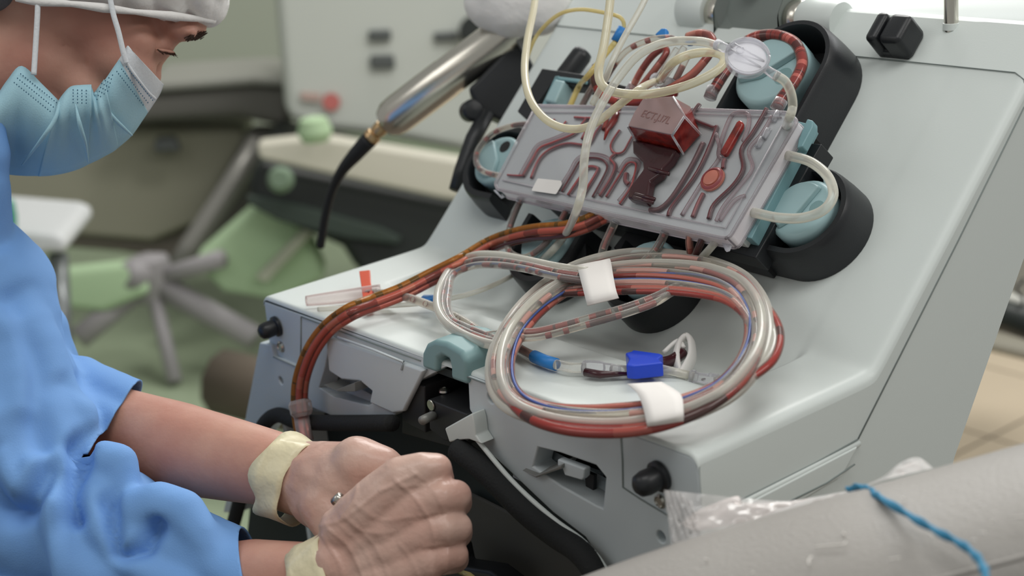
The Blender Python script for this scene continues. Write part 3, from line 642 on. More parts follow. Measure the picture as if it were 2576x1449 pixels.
# ports along the edges
def port(x, y, x2, y2, w_, r_=.0036, m_='clearhard'):
    a_ = S(x, y, w_); b_ = S(x2, y2, w_); return tube('port', [a_, a_*.5+b_*.5, b_], r_, M[m_], cs_, raw=True, ns=12)
for q in ((1316, 490, 1306, 508), (1436, 506, 1424, 530), (1560, 536, 1548, 560), (1682, 562, 1672, 586), (1738, 572, 1733, 590), (1772, 582, 1766, 598), (1812, 588, 1800, 606)): port(*q, .050, .0030)
for q in ((1942, 382, 1972, 392), (1866, 528, 1890, 534)): port(*q, .052, .0040)
for q in ((1794, 222, 1786, 246), (1966, 252, 1952, 276)): port(*q, .052, .0050)
port(1972, 330, 1985, 300, .055, .0030)
for (x, y) in ((1350, 275), (1372, 278)): pass
prism('hook', [S(x, y, .050) for x, y in ((1815, 606), (1828, 634), (1836, 632), (1848, 604), (1842, 600), (1832, 622), (1824, 604))], NS*.002, M['clearhard'], cs_)
prism('hook', [S(x, y, .048) for x, y in ((1245, 482), (1262, 500), (1270, 496), (1266, 490), (1262, 494), (1250, 480))], NS*.002, M['clearhard'], cs_)
for i, (x, y) in enumerate(((1920, 350), (1945, 306), (1905, 372))):
    tube('port_channel', [S(x, y, .0605), S(x+14, y-26, .0605)], .0022, M['clearhard'], cs_, raw=True, ns=8)
# pump loops (part of the cassette)
def loop(pts, r_, m_, core=None, cr=.66):
    q = catmull(PT(pts), 8); o = tube('pump_loop', q, r_, M[shl(m_, core)], cs_, raw=True, ns=12)
    if core: tube('liquid_column', q, r_*cr, M[core], o, raw=True, ns=8)
    return o
loop([('S', 1788, 240, .052), ('S', 1812, 200, .052), ('S', 1838, 160, .050), ('S', 1862, 118, .048), ('S', 1905, 92, .048), ('S', 1960, 90, .047), ('S', 2003, 112, .046), ('S', 2018, 158, .046), ('S', 1998, 206, .048), ('S', 1966, 248, .052), ('S', 1956, 268, .053)], .0044, 'clear', 'froth', .9)
loop([('S', 1958, 386, .052), ('S', 1990, 393, .051), ('S', 2040, 408, .049), ('S', 2082, 444, .046), ('S', 2096, 490, .045), ('S', 2072, 528, .045), ('S', 2020, 548, .046), ('S', 1960, 548, .049), ('S', 1905, 537, .052), ('S', 1880, 531, .052)], .0036, 'clearw')
loop([('S', 1338, 312, .050), ('S', 1290, 316, .048), ('S', 1240, 336, .042), ('S', 1206, 372, .040), ('S', 1198, 405, .040), ('S', 1212, 428, .042), ('S', 1245, 440, .046), ('S', 1285, 443, .050)], .0026, 'clear', 'slugs1')
loop([('S', 1312, 500, .048), ('S', 1296, 535, .045), ('S', 1282, 575, .043), ('S', 1276, 615, .041), ('S', 1290, 640, .040), ('S', 1325, 646, .040), ('S', 1370, 615, .042), ('S', 1400, 575, .044), ('S', 1424, 530, .048)], .0026, 'clear', 'slugs1')
loop([('S', 1552, 548, .048), ('S', 1535, 585, .044), ('S', 1518, 625, .041), ('S', 1514, 665, .038), ('S', 1540, 692, .038), ('S', 1590, 680, .039), ('S', 1640, 640, .042), ('S', 1662, 608, .045), ('S', 1674, 582, .048)], .0032, 'clear', 'slugs2', .5)

# ================================================================== OVERHEAD LINES
def obj_line(name, label, spec, r_, m_, core=None, cr=.66, group=None, ns=12):
    q = catmull(PT(spec), 8); o = tag(tube(name, q, r_, M[shl(m_, core)], None, raw=True, ns=ns), label, 'tube', group)
    if core: tube('liquid_column', q, r_*cr, M[core], o, raw=True, ns=8)
    return o
obj_line('infusion_line', 'long milky tube hanging at left, sagging in a yellowish loop over the cassette corner', [('Q', 1352, -60, 1.36), ('Q', 1343, 20, 1.33), ('Q', 1327, 100, 1.30), ('Q', 1320, 180, 1.27), ('Q', 1334, 250, 1.24), ('Q', 1375, 302, 1.22), ('Q', 1430, 324, 1.21), ('Q', 1490, 314, 1.205), ('Q', 1560, 262, 1.20), ('Q', 1610, 224, 1.195), ('S', 1650, 204, .066)], .0030, 'cream')
obj_line('infusion_line', 'thick cream tube dropping from top edge and curling right in an oval loop under filter', [('Q', 1540, -60, 1.20), ('Q', 1533, 20, 1.19), ('Q', 1520, 110, 1.18), ('Q', 1506, 180, 1.17), ('Q', 1518, 217, 1.165), ('Q', 1560, 234, 1.16), ('Q', 1640, 236, 1.155), ('Q', 1730, 214, 1.15), ('Q', 1800, 180, 1.15), ('Q', 1822, 150, 1.155), ('Q', 1800, 133, 1.16), ('Q', 1740, 136, 1.17), ('Q', 1690, 160, 1.18), ('S', 1660, 202, .068)], .0032, 'cream', ns=14)
obj_line('infusion_line', 'thin clear tube running diagonally from top edge beside the cream tube', [('Q', 1650, -60, 1.25), ('Q', 1612, 20, 1.24), ('Q', 1572, 90, 1.23), ('Q', 1542, 150, 1.22), ('Q', 1522, 200, 1.22), ('Q', 1490, 262, 1.23)], .0024, 'clearw')
obj_line('filter_line', 'long milky tube from round filter arching left and falling in front of the cassette', [('Q', 1806, 116, 1.115), ('Q', 1760, 104, 1.12), ('Q', 1680, 106, 1.13), ('Q', 1610, 136, 1.135), ('Q', 1556, 196, 1.135), ('Q', 1514, 262, 1.13), ('Q', 1484, 330, 1.125), ('Q', 1470, 400, 1.12), ('Q', 1466, 470, 1.12), ('Q', 1450, 530, 1.13), ('S', 1425, 585, .050), ('S', 1392, 628, .040), ('S', 1358, 660, .028), ('S', 1335, 676, .018)], .0030, 'clearw')
yl = obj_line('yellow_line', 'yellow tube arching along the top left of panel to a blue sleeve', [('Q', 1325, 148, 1.36), ('Q', 1350, 90, 1.36), ('Q', 1400, 40, 1.35), ('Q', 1455, 24, 1.34), ('Q', 1520, 32, 1.33), ('Q', 1560, 44, 1.32), ('Q', 1570, 66, 1.32), ('Q', 1560, 84, 1.32)], .0016, 'yellow')
tube('blue_sleeve', [Q(1567, 70, 1.32), Q(1548, 104, 1.32)], .0038, M['blue'], yl, raw=True)
obj_line('yellow_line', 'pale yellow tube running down to the cassette behind the black release handle', [('Q', 1548, 106, 1.32), ('Q', 1520, 140, 1.31), ('Q', 1480, 190, 1.30), ('S', 1458, 215, .048), ('S', 1436, 262, .050), ('S', 1428, 276, .052)], .0024, 'yellow')
q = obj_line('clear_line', 'short clear tube holding a red slug, left of the oval loop above cassette', [('S', 1496, 212, .05), ('S', 1478, 240, .05), ('S', 1458, 278, .052)], .0028, 'clear', 'slugs1')
obj_line('blood_line', 'thin tube with a long dark slug arching to the blue connector at top', [('S', 1520, 205, .055), ('S', 1548, 160, .07), ('S', 1580, 125, .075), ('S', 1630, 102, .075), ('S', 1680, 95, .07), ('S', 1700, 100, .06)], .0026, 'clear', 'slugs1', .75)
obj_line('blood_line', 'red tube bending sharply over and back, left of the pale oval loop', [('S', 1590, 222, .055), ('S', 1612, 180, .065), ('S', 1640, 142, .070), ('S', 1668, 122, .072), ('S', 1676, 134, .072), ('S', 1650, 172, .070), ('S', 1612, 220, .060), ('S', 1594, 244, .055)], .0028, 'clear', 'salmon', .8)
obj_line('blood_line', 'brick red tube arching up beside the filter and down to the reservoir', [('S', 1730, 92, .060), ('S', 1762, 84, .062), ('S', 1788, 92, .066), ('S', 1794, 118, .068), ('S', 1775, 150, .070), ('S', 1740, 188, .070), ('S', 1700, 214, .070), ('S', 1668, 232, .068)], .0033, 'clear', 'salmon', .9)
obj_line('blood_line', 'dark curved tube sweeping beneath the cream loop above the reservoir', [('S', 1500, 165, .060), ('S', 1496, 205, .058), ('S', 1515, 240, .056), ('S', 1560, 258, .056), ('S', 1610, 256, .058), ('S', 1660, 238, .060), ('S', 1700, 232, .060)], .0036, 'clear', 'red', .9)
for i, (a0, b0) in enumerate((((1722, 118), (1664, 205)), ((1704, 122), (1652, 206)), ((1730, 140), (1700, 200)))):
    obj_line('clear_line', ['straight clear tube above the reservoir, middle of three side by side', 'straight clear tube above the reservoir, leftmost of three side by side', 'straight clear tube with dark end above the reservoir, rightmost of three'][i],
             [('S', *a0, .074), ('S', (a0[0]+b0[0])/2, (a0[1]+b0[1])/2, .072), ('S', *b0, .068)], .0027, 'clear', 'slugs2' if i == 2 else None, .7)
obj_line('blood_line', 'short reddish tube between the cassette top edge and oval loop', [('S', 1545, 262, .054), ('S', 1532, 290, .057), ('S', 1520, 325, .062)], .0026, 'clear', 'salmon', .8)
obj_line('blood_line', 'short dark tipped tube pointing down onto the cassette channels', [('S', 1560, 282, .058), ('S', 1544, 310, .062), ('S', 1528, 345, .064)], [.0030, .0028, .0010], 'clear', 'red', .85) if False else None
tag(tube('needle_connector', [S(1558, 278, .058), S(1545, 302, .061), S(1528, 326, .063), S(1520, 352, .0635)], [.0030, .0030, .0020, .0006], M['bloodred'], None, raw=True), 'short red pointed connector aimed down onto the cassette channels', 'connector')
tag(prism('blue_connector', [S(x, y, .062) for x, y in ((1655, 96), (1672, 80), (1684, 80), (1684, 97), (1672, 100))], NS*.005, M['blue'], None, .001), 'blue wedge connector at the top of the tubes, left one', 'connector')
tag(prism('blue_connector', [S(x, y, .060) for x, y in ((1728, 110), (1756, 108), (1742, 117), (1732, 118))], NS*.004, M['blue'], None, .001), 'blue wedge connector below the arching red tube, right one', 'connector')
mcg = tag(new('manifold', *(lambda V, Fs, U: (V, Fs))(*tubemesh([S(1648, 198, .066), S(1660, 206, .066), S(1690, 214, .066)], .0052, 12)), M['clearhard'], smooth=True), 'clear block connector gathering the straight tubes above the reservoir', 'connector')
tag(tube('y_connector', [S(1596, 215, .058), S(1588, 228, .056), S(1580, 240, .054)], .0050, M['clearhard'], None, raw=True), 'clear joint where the bent red tubes meet the dark curved tube', 'connector')
# disc filter
ft = thing('disc_filter', 'round clear disc filter with white membrane in front of the upper right pump', 'filter', Q(1880, 147, 1.10))
fax = -CF*.84+CU*.45-CR*.05; fax /= np.linalg.norm(fax); fcn = Q(1880, 147, 1.10)
lathe('membrane', fcn-fax*.0015, fax, [(.0128, 0), (.0128, .0012), (.0003, .0013)], M['filtermemb'], ft, ns=40)
lathe('filter_shell', fcn-fax*.003, fax, [(.0145, 0), (.0147, .003), (.0145, .006), (.0132, .0064), (.0128, .0054), (.0003, .0056)], M['clearhard'], ft, ns=40)
tube('filter_rim', [fcn+(CR*math.cos(t)+np.cross(fax, CR)*math.sin(t))*.0142+fax*.003 for t in np.linspace(0, 2*math.pi, 40)], .0010, M['clearhard'], ft, raw=True, ns=8)
fd = (Q(1925, 175, 1.1)-Q(1835, 122, 1.1)); fd /= np.linalg.norm(fd); fe = np.cross(fax, fd)
for o_ in (-.0028, .0028): tube('filter_rib', [fcn-fd*.0115+fe*o_+fax*.0035, fcn+fd*.0115+fe*o_+fax*.0035], .0006, M['clearhard'], ft, raw=True, ns=6)
lathe('filter_vent', fcn-fd*.006+fe*.0005+fax*.003, fax, [(.0028, 0), (.0028, .0012), (.002, .0016), (.0003, .0016)], M['clearhard'], ft, ns=20)
tube('filter_port', [Q(1836, 126, 1.10), Q(1822, 120, 1.105), Q(1804, 112, 1.11)], [.0030, .0034, .0040], M['clearhard'], ft, raw=True, ns=14)
tube('filter_port', [Q(1924, 172, 1.10), Q(1942, 184, 1.10), Q(1958, 194, 1.10)], [.0028, .0032, .0036], M['clearhard'], ft, raw=True, ns=14)
obj_line('filter_line', 'short clear tube curving from round filter down to the cassette corner', [('Q', 1950, 190, 1.10), ('Q', 1975, 205, 1.102), ('Q', 1990, 235, 1.105), ('Q', 1994, 268, 1.11), ('Q', 1986, 296, 1.11), ('S', 1978, 318, .056)], .0032, 'clearw')

# ================================================================== LINES BELOW THE CASSETTE
for lab, pts, m_, co in (
 ('reddish tube dropping behind coil, left of three below the cassette corner', [('S', 1736, 588, .050), ('S', 1734, 612, .045), ('S', 1740, 650, .036), ('S', 1752, 690, .030)], 'clear', 'salmon'),
 ('dark red and blue tube behind coil, middle of three below the cassette corner', [('S', 1770, 596, .050), ('S', 1758, 622, .045), ('S', 1746, 655, .036), ('S', 1742, 690, .030)], 'clear', 'red'),
 ('clear tube behind coil, right of three below the cassette corner', [('S', 1806, 602, .050), ('S', 1784, 628, .045), ('S', 1760, 656, .036), ('S', 1745, 690, .030)], 'clearw', None)):
    obj_line('return_line', lab, pts, .0028, m_, co)
# donor line bundle running to the front left
bn = thing('donor_line_bundle', 'bundle of amber and red tubes from the cassette over shelf to front left', 'tubing', H(1000, 740, .01))
dpath = [('S', 1545, 528, .050), ('S', 1510, 545, .050), ('S', 1470, 565, .050), ('S', 1420, 578, .050), ('S', 1350, 584, .048), ('S', 1290, 596, .044), ('S', 1230, 618, .038), ('H', 1160, 660, .030), ('H', 1090, 695, .022), ('H', 1010, 735, .016), ('H', 940, 762, .014), ('H', 880, 786, .014), ('F', 825, 826, .008), ('F', 785, 880, .014), ('F', 760, 945, .018), ('F', 753, 1000, .020), ('F', 757, 1060, .022), ('F', 768, 1110, .026)]
dp = PT(dpath)
def shift(path, dx, dy, dz): 
    p = np.array(path); t = np.gradient(p, axis=0); t /= np.linalg.norm(t, axis=1)[:, None]
    s = np.cross(t, -CF); s /= np.linalg.norm(s, axis=1)[:, None]; return p+s*dx-CF*dz
dpc = catmull(dp, 8)
for dx, dz, r_, m_ in ((-.0042, .0, .0028, 'bands'), (0.0, .002, .0032, 'rust'), (.0042, .0, .0028, 'rust'), (.001, -.003, .0026, 'red')):
    q = shift(dpc, -dx, 0, dz); o = tube('line', q, r_, M['amber'] if m_ == 'bands' else M['gclear'], bn, raw=True, ns=10)
    tube('liquid_column', q, r_*.84, M[m_], o, raw=True, ns=8)
dk = tube('line', catmull(PT([('S', 1500, 528, .052), ('S', 1470, 560, .050), ('S', 1440, 585, .049), ('S', 1390, 598, .048), ('S', 1330, 602, .046), ('S', 1270, 616, .042), ('S', 1220, 638, .036)]), 8), .0018, M['blooddark'], bn, raw=True)
cf = lathe('sleeve_collar', F(752, 1006, .020), F(762, 1052, .022)-F(752, 1006, .020), [(.0075, 0), (.0095, .003), (.0092, .010), (.0070, .0135), (.0060, .0136)], M['pinksleeve'], bn, ns=8, smooth=False)
tube('sleeve', [F(757, 1040, .021), F(764, 1085, .024), F(772, 1140, .03)], .0062, M['pinksleeve'], bn, raw=True, ns=14)

# clear sampling line with wings, lying on the shelf
nl = thing('needle_set', 'clear needle line with orange wings and pale sleeve lying on white shelf', 'needle set', H(900, 750, 0))
q = catmull(PT([('H', 925, 742, .006), ('H', 960, 738, .008), ('H', 1010, 745, .012), ('H', 1070, 764, .013), ('H', 1130, 790, .012), ('H', 1185, 820, .010), ('H', 1240, 862, .008)]), 8)
o = tube('line', q, .0034, M['clear'], nl, raw=True, ns=12); tube('liquid_column', q, .0022, fluid('blood_flecks', [(0, RD), (.3, DK), (.5, PK)], 160, .33, 6.6), o, raw=True, ns=8)
tube('pale_sleeve', catmull(PT([('H', 770, 757, .006), ('H', 830, 750, .0065), ('H', 900, 741, .0065), ('H', 958, 733, .007)]), 6), [.0042, .0052, .0058, .0060], M['pinksleeve'], nl, raw=True, ns=16)
tube('needle_hub', PT([('H', 922, 741, .0065), ('H', 950, 738, .007)]), .0040, M['clear'], nl, raw=True); tube('blood_drop', PT([('H', 926, 742, .0068), ('H', 942, 740, .0068)]), .0032, M['bloodred'], nl, raw=True)
prism('wing', [H(904, 688, .012), H(932, 685, .012), H(934, 715, .010), H(940, 760, .006), H(944, 784, .002), H(922, 790, .002), H(914, 760, .006), H(908, 715, .010)], (0, 0, .0022), M['orange'], nl, .0006)
q = PT([('S', 1345, 668, .020), ('S', 1300, 688, .014), ('H', 1240, 718, .010), ('H', 1180, 740, .008), ('H', 1110, 755, .006), ('H', 1050, 764, .005), ('H', 900, 774, .004), ('H', 800, 778, .003)])
tl = tag(tube('thin_line', catmull(q, 8), .0020, M['clearw'], None, raw=True), 'thin clear tube with a blue slide clamp crossing the shelf behind the needle line', 'tube')
prism('slide_clamp', [H(1048, 768, .007), H(1066, 750, .007), H(1094, 750, .007), H(1094, 758, .007), H(1080, 762, .007), H(1090, 768, .007)], (0, 0, .003), M['blue'], tl, .0006)

# ================================================================== THE COIL
co_ = thing('tubing_coil', 'oval coil of clear, red and blue tubes tied with two white paper bands on shelf', 'tubing', tuple(H(1500, 1000, 0)))
mainpx = [(1262, 900), (1266, 965), (1300, 1010), (1370, 1038), (1460, 1052), (1560, 1054), (1660, 1042), (1750, 1016), (1830, 972), (1885, 905), (1907, 835), (1898, 765), (1855, 708), (1780, 676), (1690, 664), (1590, 666), (1500, 682), (1420, 712), (1345, 765), (1290, 830)]
mp = np.array(mainpx, float); cen = np.array([1585, 865.])
def strand(off, o_, wob=0, seed=0, px=None):
    r_ = random.Random(seed); p = mp if px is None else np.array(px, float); out = []
    for i, (x, y) in enumerate(p):
        d = np.array([x, y])-cen; l = np.linalg.norm(d); k = off+wob*math.sin(i*.9+seed*2.1)
        q = cen+d*(1+k/l); out.append(K(q[0], q[1], o_+.0012*math.sin(i*.7+seed)))
    return out
strands = [(28, .000, 'clearw', None, .0034), (16, .004, 'clear', 'slugs3', .0030), (6, .007, 'clearw', None, .0030), (-6, .005, 'clear', 'slugs3', .0030), (-16, .002, 'clear', 'slugs3', .0028), (-24, .004, 'bluestripe', None, .0010), (-28, .000, 'clear', 'salmon', .0026), (20, -.003, 'clear', 'red', .0028), (2, -.001, 'clear', 'slugs3', .0028)]
for i, (off, o_, m_, core, r_) in enumerate(strands):
    q = catmull(strand(off, o_, 4, i), 8, True); o = tube('strand', q, r_, M[shl(m_, core)], co_, raw=True, ns=10, closed=True)
    if core: tube('liquid_column', q, r_*.72, M[core], o, raw=True, ns=8, closed=True)
def cstr(name, px, r_, m_, core, cr=.72, o=.004, par=co_):
    q = catmull([K(*p[:2], p[2] if len(p) > 2 else o) for p in px], 8); a_ = tube(name, q, r_, M[shl(m_, core)], par, raw=True, ns=10)
    if core: tube('liquid_column', q, r_*cr, M[core], a_, raw=True, ns=8)
    return a_
# red strands hanging at the front of the coil and the second turn at the back
for dy, r_, m_ in ((-2, .0034, 'red'), (-15, .0030, 'red'), (-24, .0026, 'salmon')):
    cstr('strand', [(1262, 950), (1280, 1008+dy), (1335, 1056+dy), (1420, 1084+dy), (1520, 1092+dy), (1620, 1084+dy), (1720, 1056+dy), (1800, 1016+dy), (1866, 962+dy), (1902, 900)], r_, 'clear', m_, .9, .004)
for dy, r_, m_, core in ((0, .0032, 'clear', 'slugs3'), (11, .0026, 'clear', 'salmon'), (20, .0012, 'bluestripe', None), (30, .0032, 'clear', 'slugs3'), (42, .0028, 'clear', 'salmon'), (50, .0022, 'clear', 'red')):
    cstr('strand', [(1400, 726+dy*.3, .000), (1470, 698+dy*.8), (1560, 684+dy), (1660, 684+dy), (1760, 698+dy*.9), (1830, 726+dy*.7), (1880, 790+dy*.3, .002), (1900, 860, .0)], r_, m_, core, .8)
for off, m_, r_ in ((0, 'red', .0030), (-14, 'clearw', .0026)):
    cstr('strand', [(1890, 740), (1925, 768+off*.3), (1956+off, 815), (1962+off, 860), (1945+off, 905), (1905+off, 940), (1860, 968)], r_, 'clear' if m_ == 'red' else m_, 'red' if m_ == 'red' else None, .75, .000)
# second, smaller loop to the left
l2 = thing('tubing_loop', 'smaller open loop of clear and red tubes left of the tied coil', 'tubing', tuple(H(1200, 800, 0)))
for dx, r_, m_, core in ((0, .0036, 'clearw', None), (12, .0028, 'clear', 'slugs2'), (20, .0009, 'bluestripe', None), (24, .0028, 'clear', 'slugs1')):
    k = dx
    px = [(1480, 684+k, .010), (1400, 672+k, .012), (1320, 655+k*.9, .010), (1250, 643+k, .004), (1190, 645+k, -.004), (1140, 672+k*.8, -.006), (1108+k*.9, 722+k*.4, -.004), (1102+k, 770, -.002), (1122+k*.7, 812-k*.3, .0), (1165+k*.3, 842-k*.8, .0), (1215, 862-k*.9, .0), (1262, 872-k*.6, .0)]
    q = [K(*p) for p in px]
    q = [p_ if p_[2] > zsurf(p_[0], p_[1])+.003 or p_[0] < 0 else np.array([p_[0], p_[1], float(zsurf(p_[0], p_[1]))+.004]) for p_ in q]
    q = catmull(q, 8); a_ = tube('strand', q, r_, M[m_], l2, raw=True, ns=10)
    if core: tube('liquid_column', q, r_*.72, M[core], a_, raw=True, ns=8)
for k, r_, m_, core in ((0, .0034, 'clear', 'slugs2'), (13, .0026, 'clear', 'slugs1')):
    cstr('strand', [(1225, 845+k*.7, .0), (1290, 838+k, .0), (1350, 836+k, .001), (1420, 820+k, .002), (1500, 797+k, .003), (1580, 774+k, .004), (1650, 748+k, .004), (1700, 724+k*.6, .002), (1760, 712+k*.4, -.002), (1830, 740, -.002)], r_, m_, core, .8, par=l2)
# paper bands
def band(name, left, right, off0, par, lab=None):
    G = []
    for (a_, b_), h_ in zip(zip(left, right), off0):
        G.append([K(*(np.array(a_)*(1-t)+np.array(b_)*t), h_+.0008*math.sin(t*3.1)) for t in np.linspace(0, 1, 5)])
    G = np.array(G)
    G2 = np.array([catmull(G[:, j], 5) for j in range(G.shape[1])]).transpose(1, 0, 2)
    return grid(name, G2, M['paper'], par, thick=.0004)
band('paper_band', [(1446, 668), (1452, 672), (1462, 710), (1472, 748), (1478, 770)], [(1530, 652), (1536, 655), (1543, 695), (1550, 730), (1557, 750)], [.002, .011, .016, .015, .010], co_)
band('paper_band', [(1578, 966), (1602, 988), (1616, 1020), (1626, 1060), (1628, 1078), (1626, 1080)], [(1664, 961), (1700, 982), (1716, 1000), (1720, 1040), (1719, 1060), (1717, 1066)], [.004, .011, .0135, .011, .004, -.001], co_)
# connectors inside the coil
cn = thing('line_connectors', 'clear connectors on a tube with deep blue clamp lying inside the coil', 'connector', tuple(H(1600, 950, 0)))
def h2(px, dz=.006): return [np.array([*H(x, y, 0)[:2], 0])+[0, 0, max(float(zsurf(*(H(x, y, 0)[:2]))), -.02)+dz] for x, y in px]
tube('line', catmull(h2([(1278, 870), (1310, 895), (1345, 914)]), 6), .0032, M['clear'], cn, raw=True); tube('liquid_column', catmull(h2([(1278, 870), (1310, 895), (1345, 914)]), 6), .0024, M['salmon'], cn, raw=True)
tube('blue_sleeve', h2([(1345, 915), (1372, 927), (1401, 936)]), .0044, M['blue'], cn, raw=True, ns=16)
tube('line', catmull(h2([(1401, 936), (1440, 944), (1475, 944)]), 6), .0036, M['clear'], cn, raw=True, ns=14)
lc = lathe('luer_connector', h2([(1470, 944)])[0], h2([(1545, 950)])[0]-h2([(1470, 944)])[0], [(.0050, 0), (.0056, .002), (.0056, .012), (.0048, .014), (.0044, .020), (.0034, .026)], M['clearhard'], cn, ns=10, smooth=False)
tube('liquid_column', h2([(1474, 952), (1510, 958), (1582, 956)], .005), [.0030, .0028, .0012], M['blooddark'], cn, raw=True)
tube('line', h2([(1540, 948), (1580, 952)]), .0036, M['clear'], cn, raw=True)
tube('line', h2([(1660, 946), (1745, 950)]), .0030, M['clearw'], cn, raw=True)
prism('blue_clamp', [h2([p], .004)[0] for p in ((1578, 966), (1586, 950), (1576, 934), (1592, 930), (1596, 926), (1664, 932), (1671, 938), (1660, 950), (1672, 960), (1600, 968))], (0, 0, .010), M['blueclamp'], cn, .0012)
c2_ = lathe('luer_connector', h2([(1738, 950)])[0], h2([(1812, 958)])[0]-h2([(1738, 950)])[0], [(.0042, 0), (.0046, .001), (.0046, .003), (.0036, .004), (.0036, .012), (.0044, .013), (.0044, .019), (.003, .021)], M['clearhard'], cn, ns=12, smooth=False)
tube('line', catmull(h2([(1800, 957), (1850, 962), (1880, 955)]), 5), .0028, M['clear'], cn, raw=True)
bl = tag(tube('blood_line', catmull([*h2([(1630, 940), (1660, 933)]), h2([(1690, 921)], .010)[0], h2([(1718, 905)], .014)[0]], 5), .0042, M['blooddark'], None, raw=True, ns=14), 'short dark blood tube pinched in a white roberts style clamp inside coil', 'tube')
bl['label'] = 'short dark blood filled tube pinched in a small white clamp inside the coil'
ring = [h2([(x, y)], dz)[0] for x, y, dz in ((1706, 935, .004), (1702, 912, .012), (1712, 893, .020), (1730, 886, .024), (1741, 893, .022), (1742, 912, .014), (1730, 928, .008), (1712, 942, .003))]
tube('white_clamp', catmull(ring, 5, True), .0024, M['white'], bl, raw=True, ns=10, closed=True, ry=2.2)
tube('clamp_jaw', catmull([ring[1]+[-.012, 0, .0], ring[2]+[-.002, 0, .001], h2([(1722, 903)], .018)[0]], 5), .0016, M['white'], bl, raw=True)
dr = h2([(1765, 934), (1768, 931), (1772, 929)], .0012); tag(tube('blood_drop', dr, .0007, M['blooddark'], None, raw=True), 'tiny dark blood streak on the shelf right of the white clamp', 'stain')

# ================================================================== HANDHELD SEALER
sl_ = thing('tube_sealer', 'shiny metal rod-shaped handheld tool with black cord held beside the machine', 'tool', Q(1140, 170, 1.58))
a0, a1 = Q(968, 312, 1.62), Q(1325, 45, 1.54); ad = a1-a0; al = np.linalg.norm(ad)
lathe('barrel', a0, ad, [(.007, 0), (.0150, .003), (.0185, .010), (.0195, .020), (.0195, al*.45), (.0190, al*.46), (.0190, al*.86), (.0175, al*.87), (.0175, al)], M['chrome'], sl_, ns=40)
a2 = Q(928, 352, 1.625); lathe('collar', a2, a0-a2, [(.0060, 0), (.0085, .002), (.0085, .008), (.0062, .009), (.0075, .013), (.0075, .019), (.005, .021)], M['brass'], sl_, ns=20)
tube('cord', catmull([Q(930, 350, 1.625), Q(895, 388, 1.64), Q(860, 430, 1.66), (Q(835, 480, 1.68)), Q(818, 545, 1.70), Q(806, 620, 1.72)], 8), [.0085, .0075, .0055, .0045, .0045, .0045], M['blackcord'], sl_, raw=True, ns=12)
tag(blob_mesh('gauze_wad', [(Q(1300, -10, 1.53), .040), (Q(1250, 5, 1.54), .030), (Q(1350, 10, 1.52), .030), (Q(1290, 45, 1.53), .020)], M['cap'], voxel=.004, disp=lambda co: noise3(co, 90, 3)*.003), 'white crumpled wrap around the top end of the metal tool', 'wrap')

# ================================================================== PERSON
HD = 1.25
pe = thing('person', 'person in blue gown, mask and white cap bending over the machine with gloved hands', 'person', Q(-60, 1300, 1.32)-[0, 0, 1.0])
ORG[pe.name][2] = -.95; pe.location.z = -.95
def B(x, y, d, rp): return (Q(x, y, d), rp*d/FPX)                      # ball given by its centre and its radius in pixels
def ell(x, y, d, ru, rv, rd, ang=0):                                  # ellipsoid: radii (px) along image direction `ang` (deg, down-right positive), across it, in depth
    c_, s_ = math.cos(math.radians(ang)), math.sin(math.radians(ang)); k = d/FPX
    u = CR*c_-CU*s_; v = CR*s_+CU*c_
    return (Q(x, y, d), (ru*k, rv*k, rd*k), np.array([u, v, CF]))
head = [ell(235, -70, HD, 285, 235, 225, -42), ell(262, 50, HD, 180, 140, 185, 0), ell(415, 10, HD, 110, 88, 130, 0), ell(448, 62, HD, 74, 42, 100, 6), ell(454, 80, HD-.022, 46, 24, 45, 5), ell(454, 80, HD+.022, 46, 24, 45, 5), ell(470, 70, HD, 44, 34, 55, 0),
        ell(386, 130, HD, 42, 31, 62, 0), ell(408, 120, HD-.019, 31, 17, 44, 10), ell(408, 120, HD+.019, 31, 17, 44, 10), ell(398, 144, HD-.017, 26, 11, 36, 4), ell(398, 144, HD+.017, 26, 11, 36, 4), ell(300, 150, HD-.028, 100, 72, 76, 30), ell(300, 150, HD+.028, 100, 72, 76, 30), ell(352, 106, HD-.036, 44, 40, 44, 40), ell(352, 106, HD+.036, 44, 40, 44, 40),
        ell(388, 170, HD, 17, 50, 24, -14), ell(374, 212, HD, 26, 30, 30), ell(325, 205, HD, 74, 74, 92, 40), ell(240, 240, HD, 120, 95, 140, 30), ell(225, 285, HD, 100, 60, 96, 40), ell(160, 360, HD, 70, 50, 90, 40),
        ell(120, 170, HD, 150, 130, 175, 20), ell(90, 230, HD-.02, 130, 60, 90, 60), ell(90, 230, HD+.02, 130, 60, 90, 60)]
neck = chain([Q(90, 140, HD), Q(-60, 190, HD), Q(-190, 300, HD)], [.052, .052, .056])
farm = chain([Q(100, 990, 1.27), Q(300, 1072, 1.245), Q(450, 1128, 1.22), Q(600, 1160, 1.19), Q(690, 1180, 1.17), Q(790, 1212, 1.155)], [.027, .0295, .0345, .0300, .0272, .0240])
narm = chain([Q(430, 1495, 1.16), Q(640, 1462, 1.13), Q(760, 1462, 1.10), Q(850, 1442, 1.085)], [.032, .0290, .0262, .0230])
torso = [ell(-300, 900, 1.38, 260, 500, 340, 0), ell(-260, 500, 1.34, 170, 230, 260, 0)]
arms = chain([Q(-190, 640, 1.32), Q(-60, 860, 1.30), Q(100, 990, 1.27)], [.04, .034, .032]) + chain([Q(-200, 760, 1.24), Q(100, 1280, 1.20), Q(430, 1500, 1.16)], [.05, .042, .032])
bd = blob_mesh('body', head+neck+farm+narm+torso+arms, M['skin'], pe, voxel=.0036, smooth=7, disp=lambda co: noise3(co, 60, 2)*.0003)
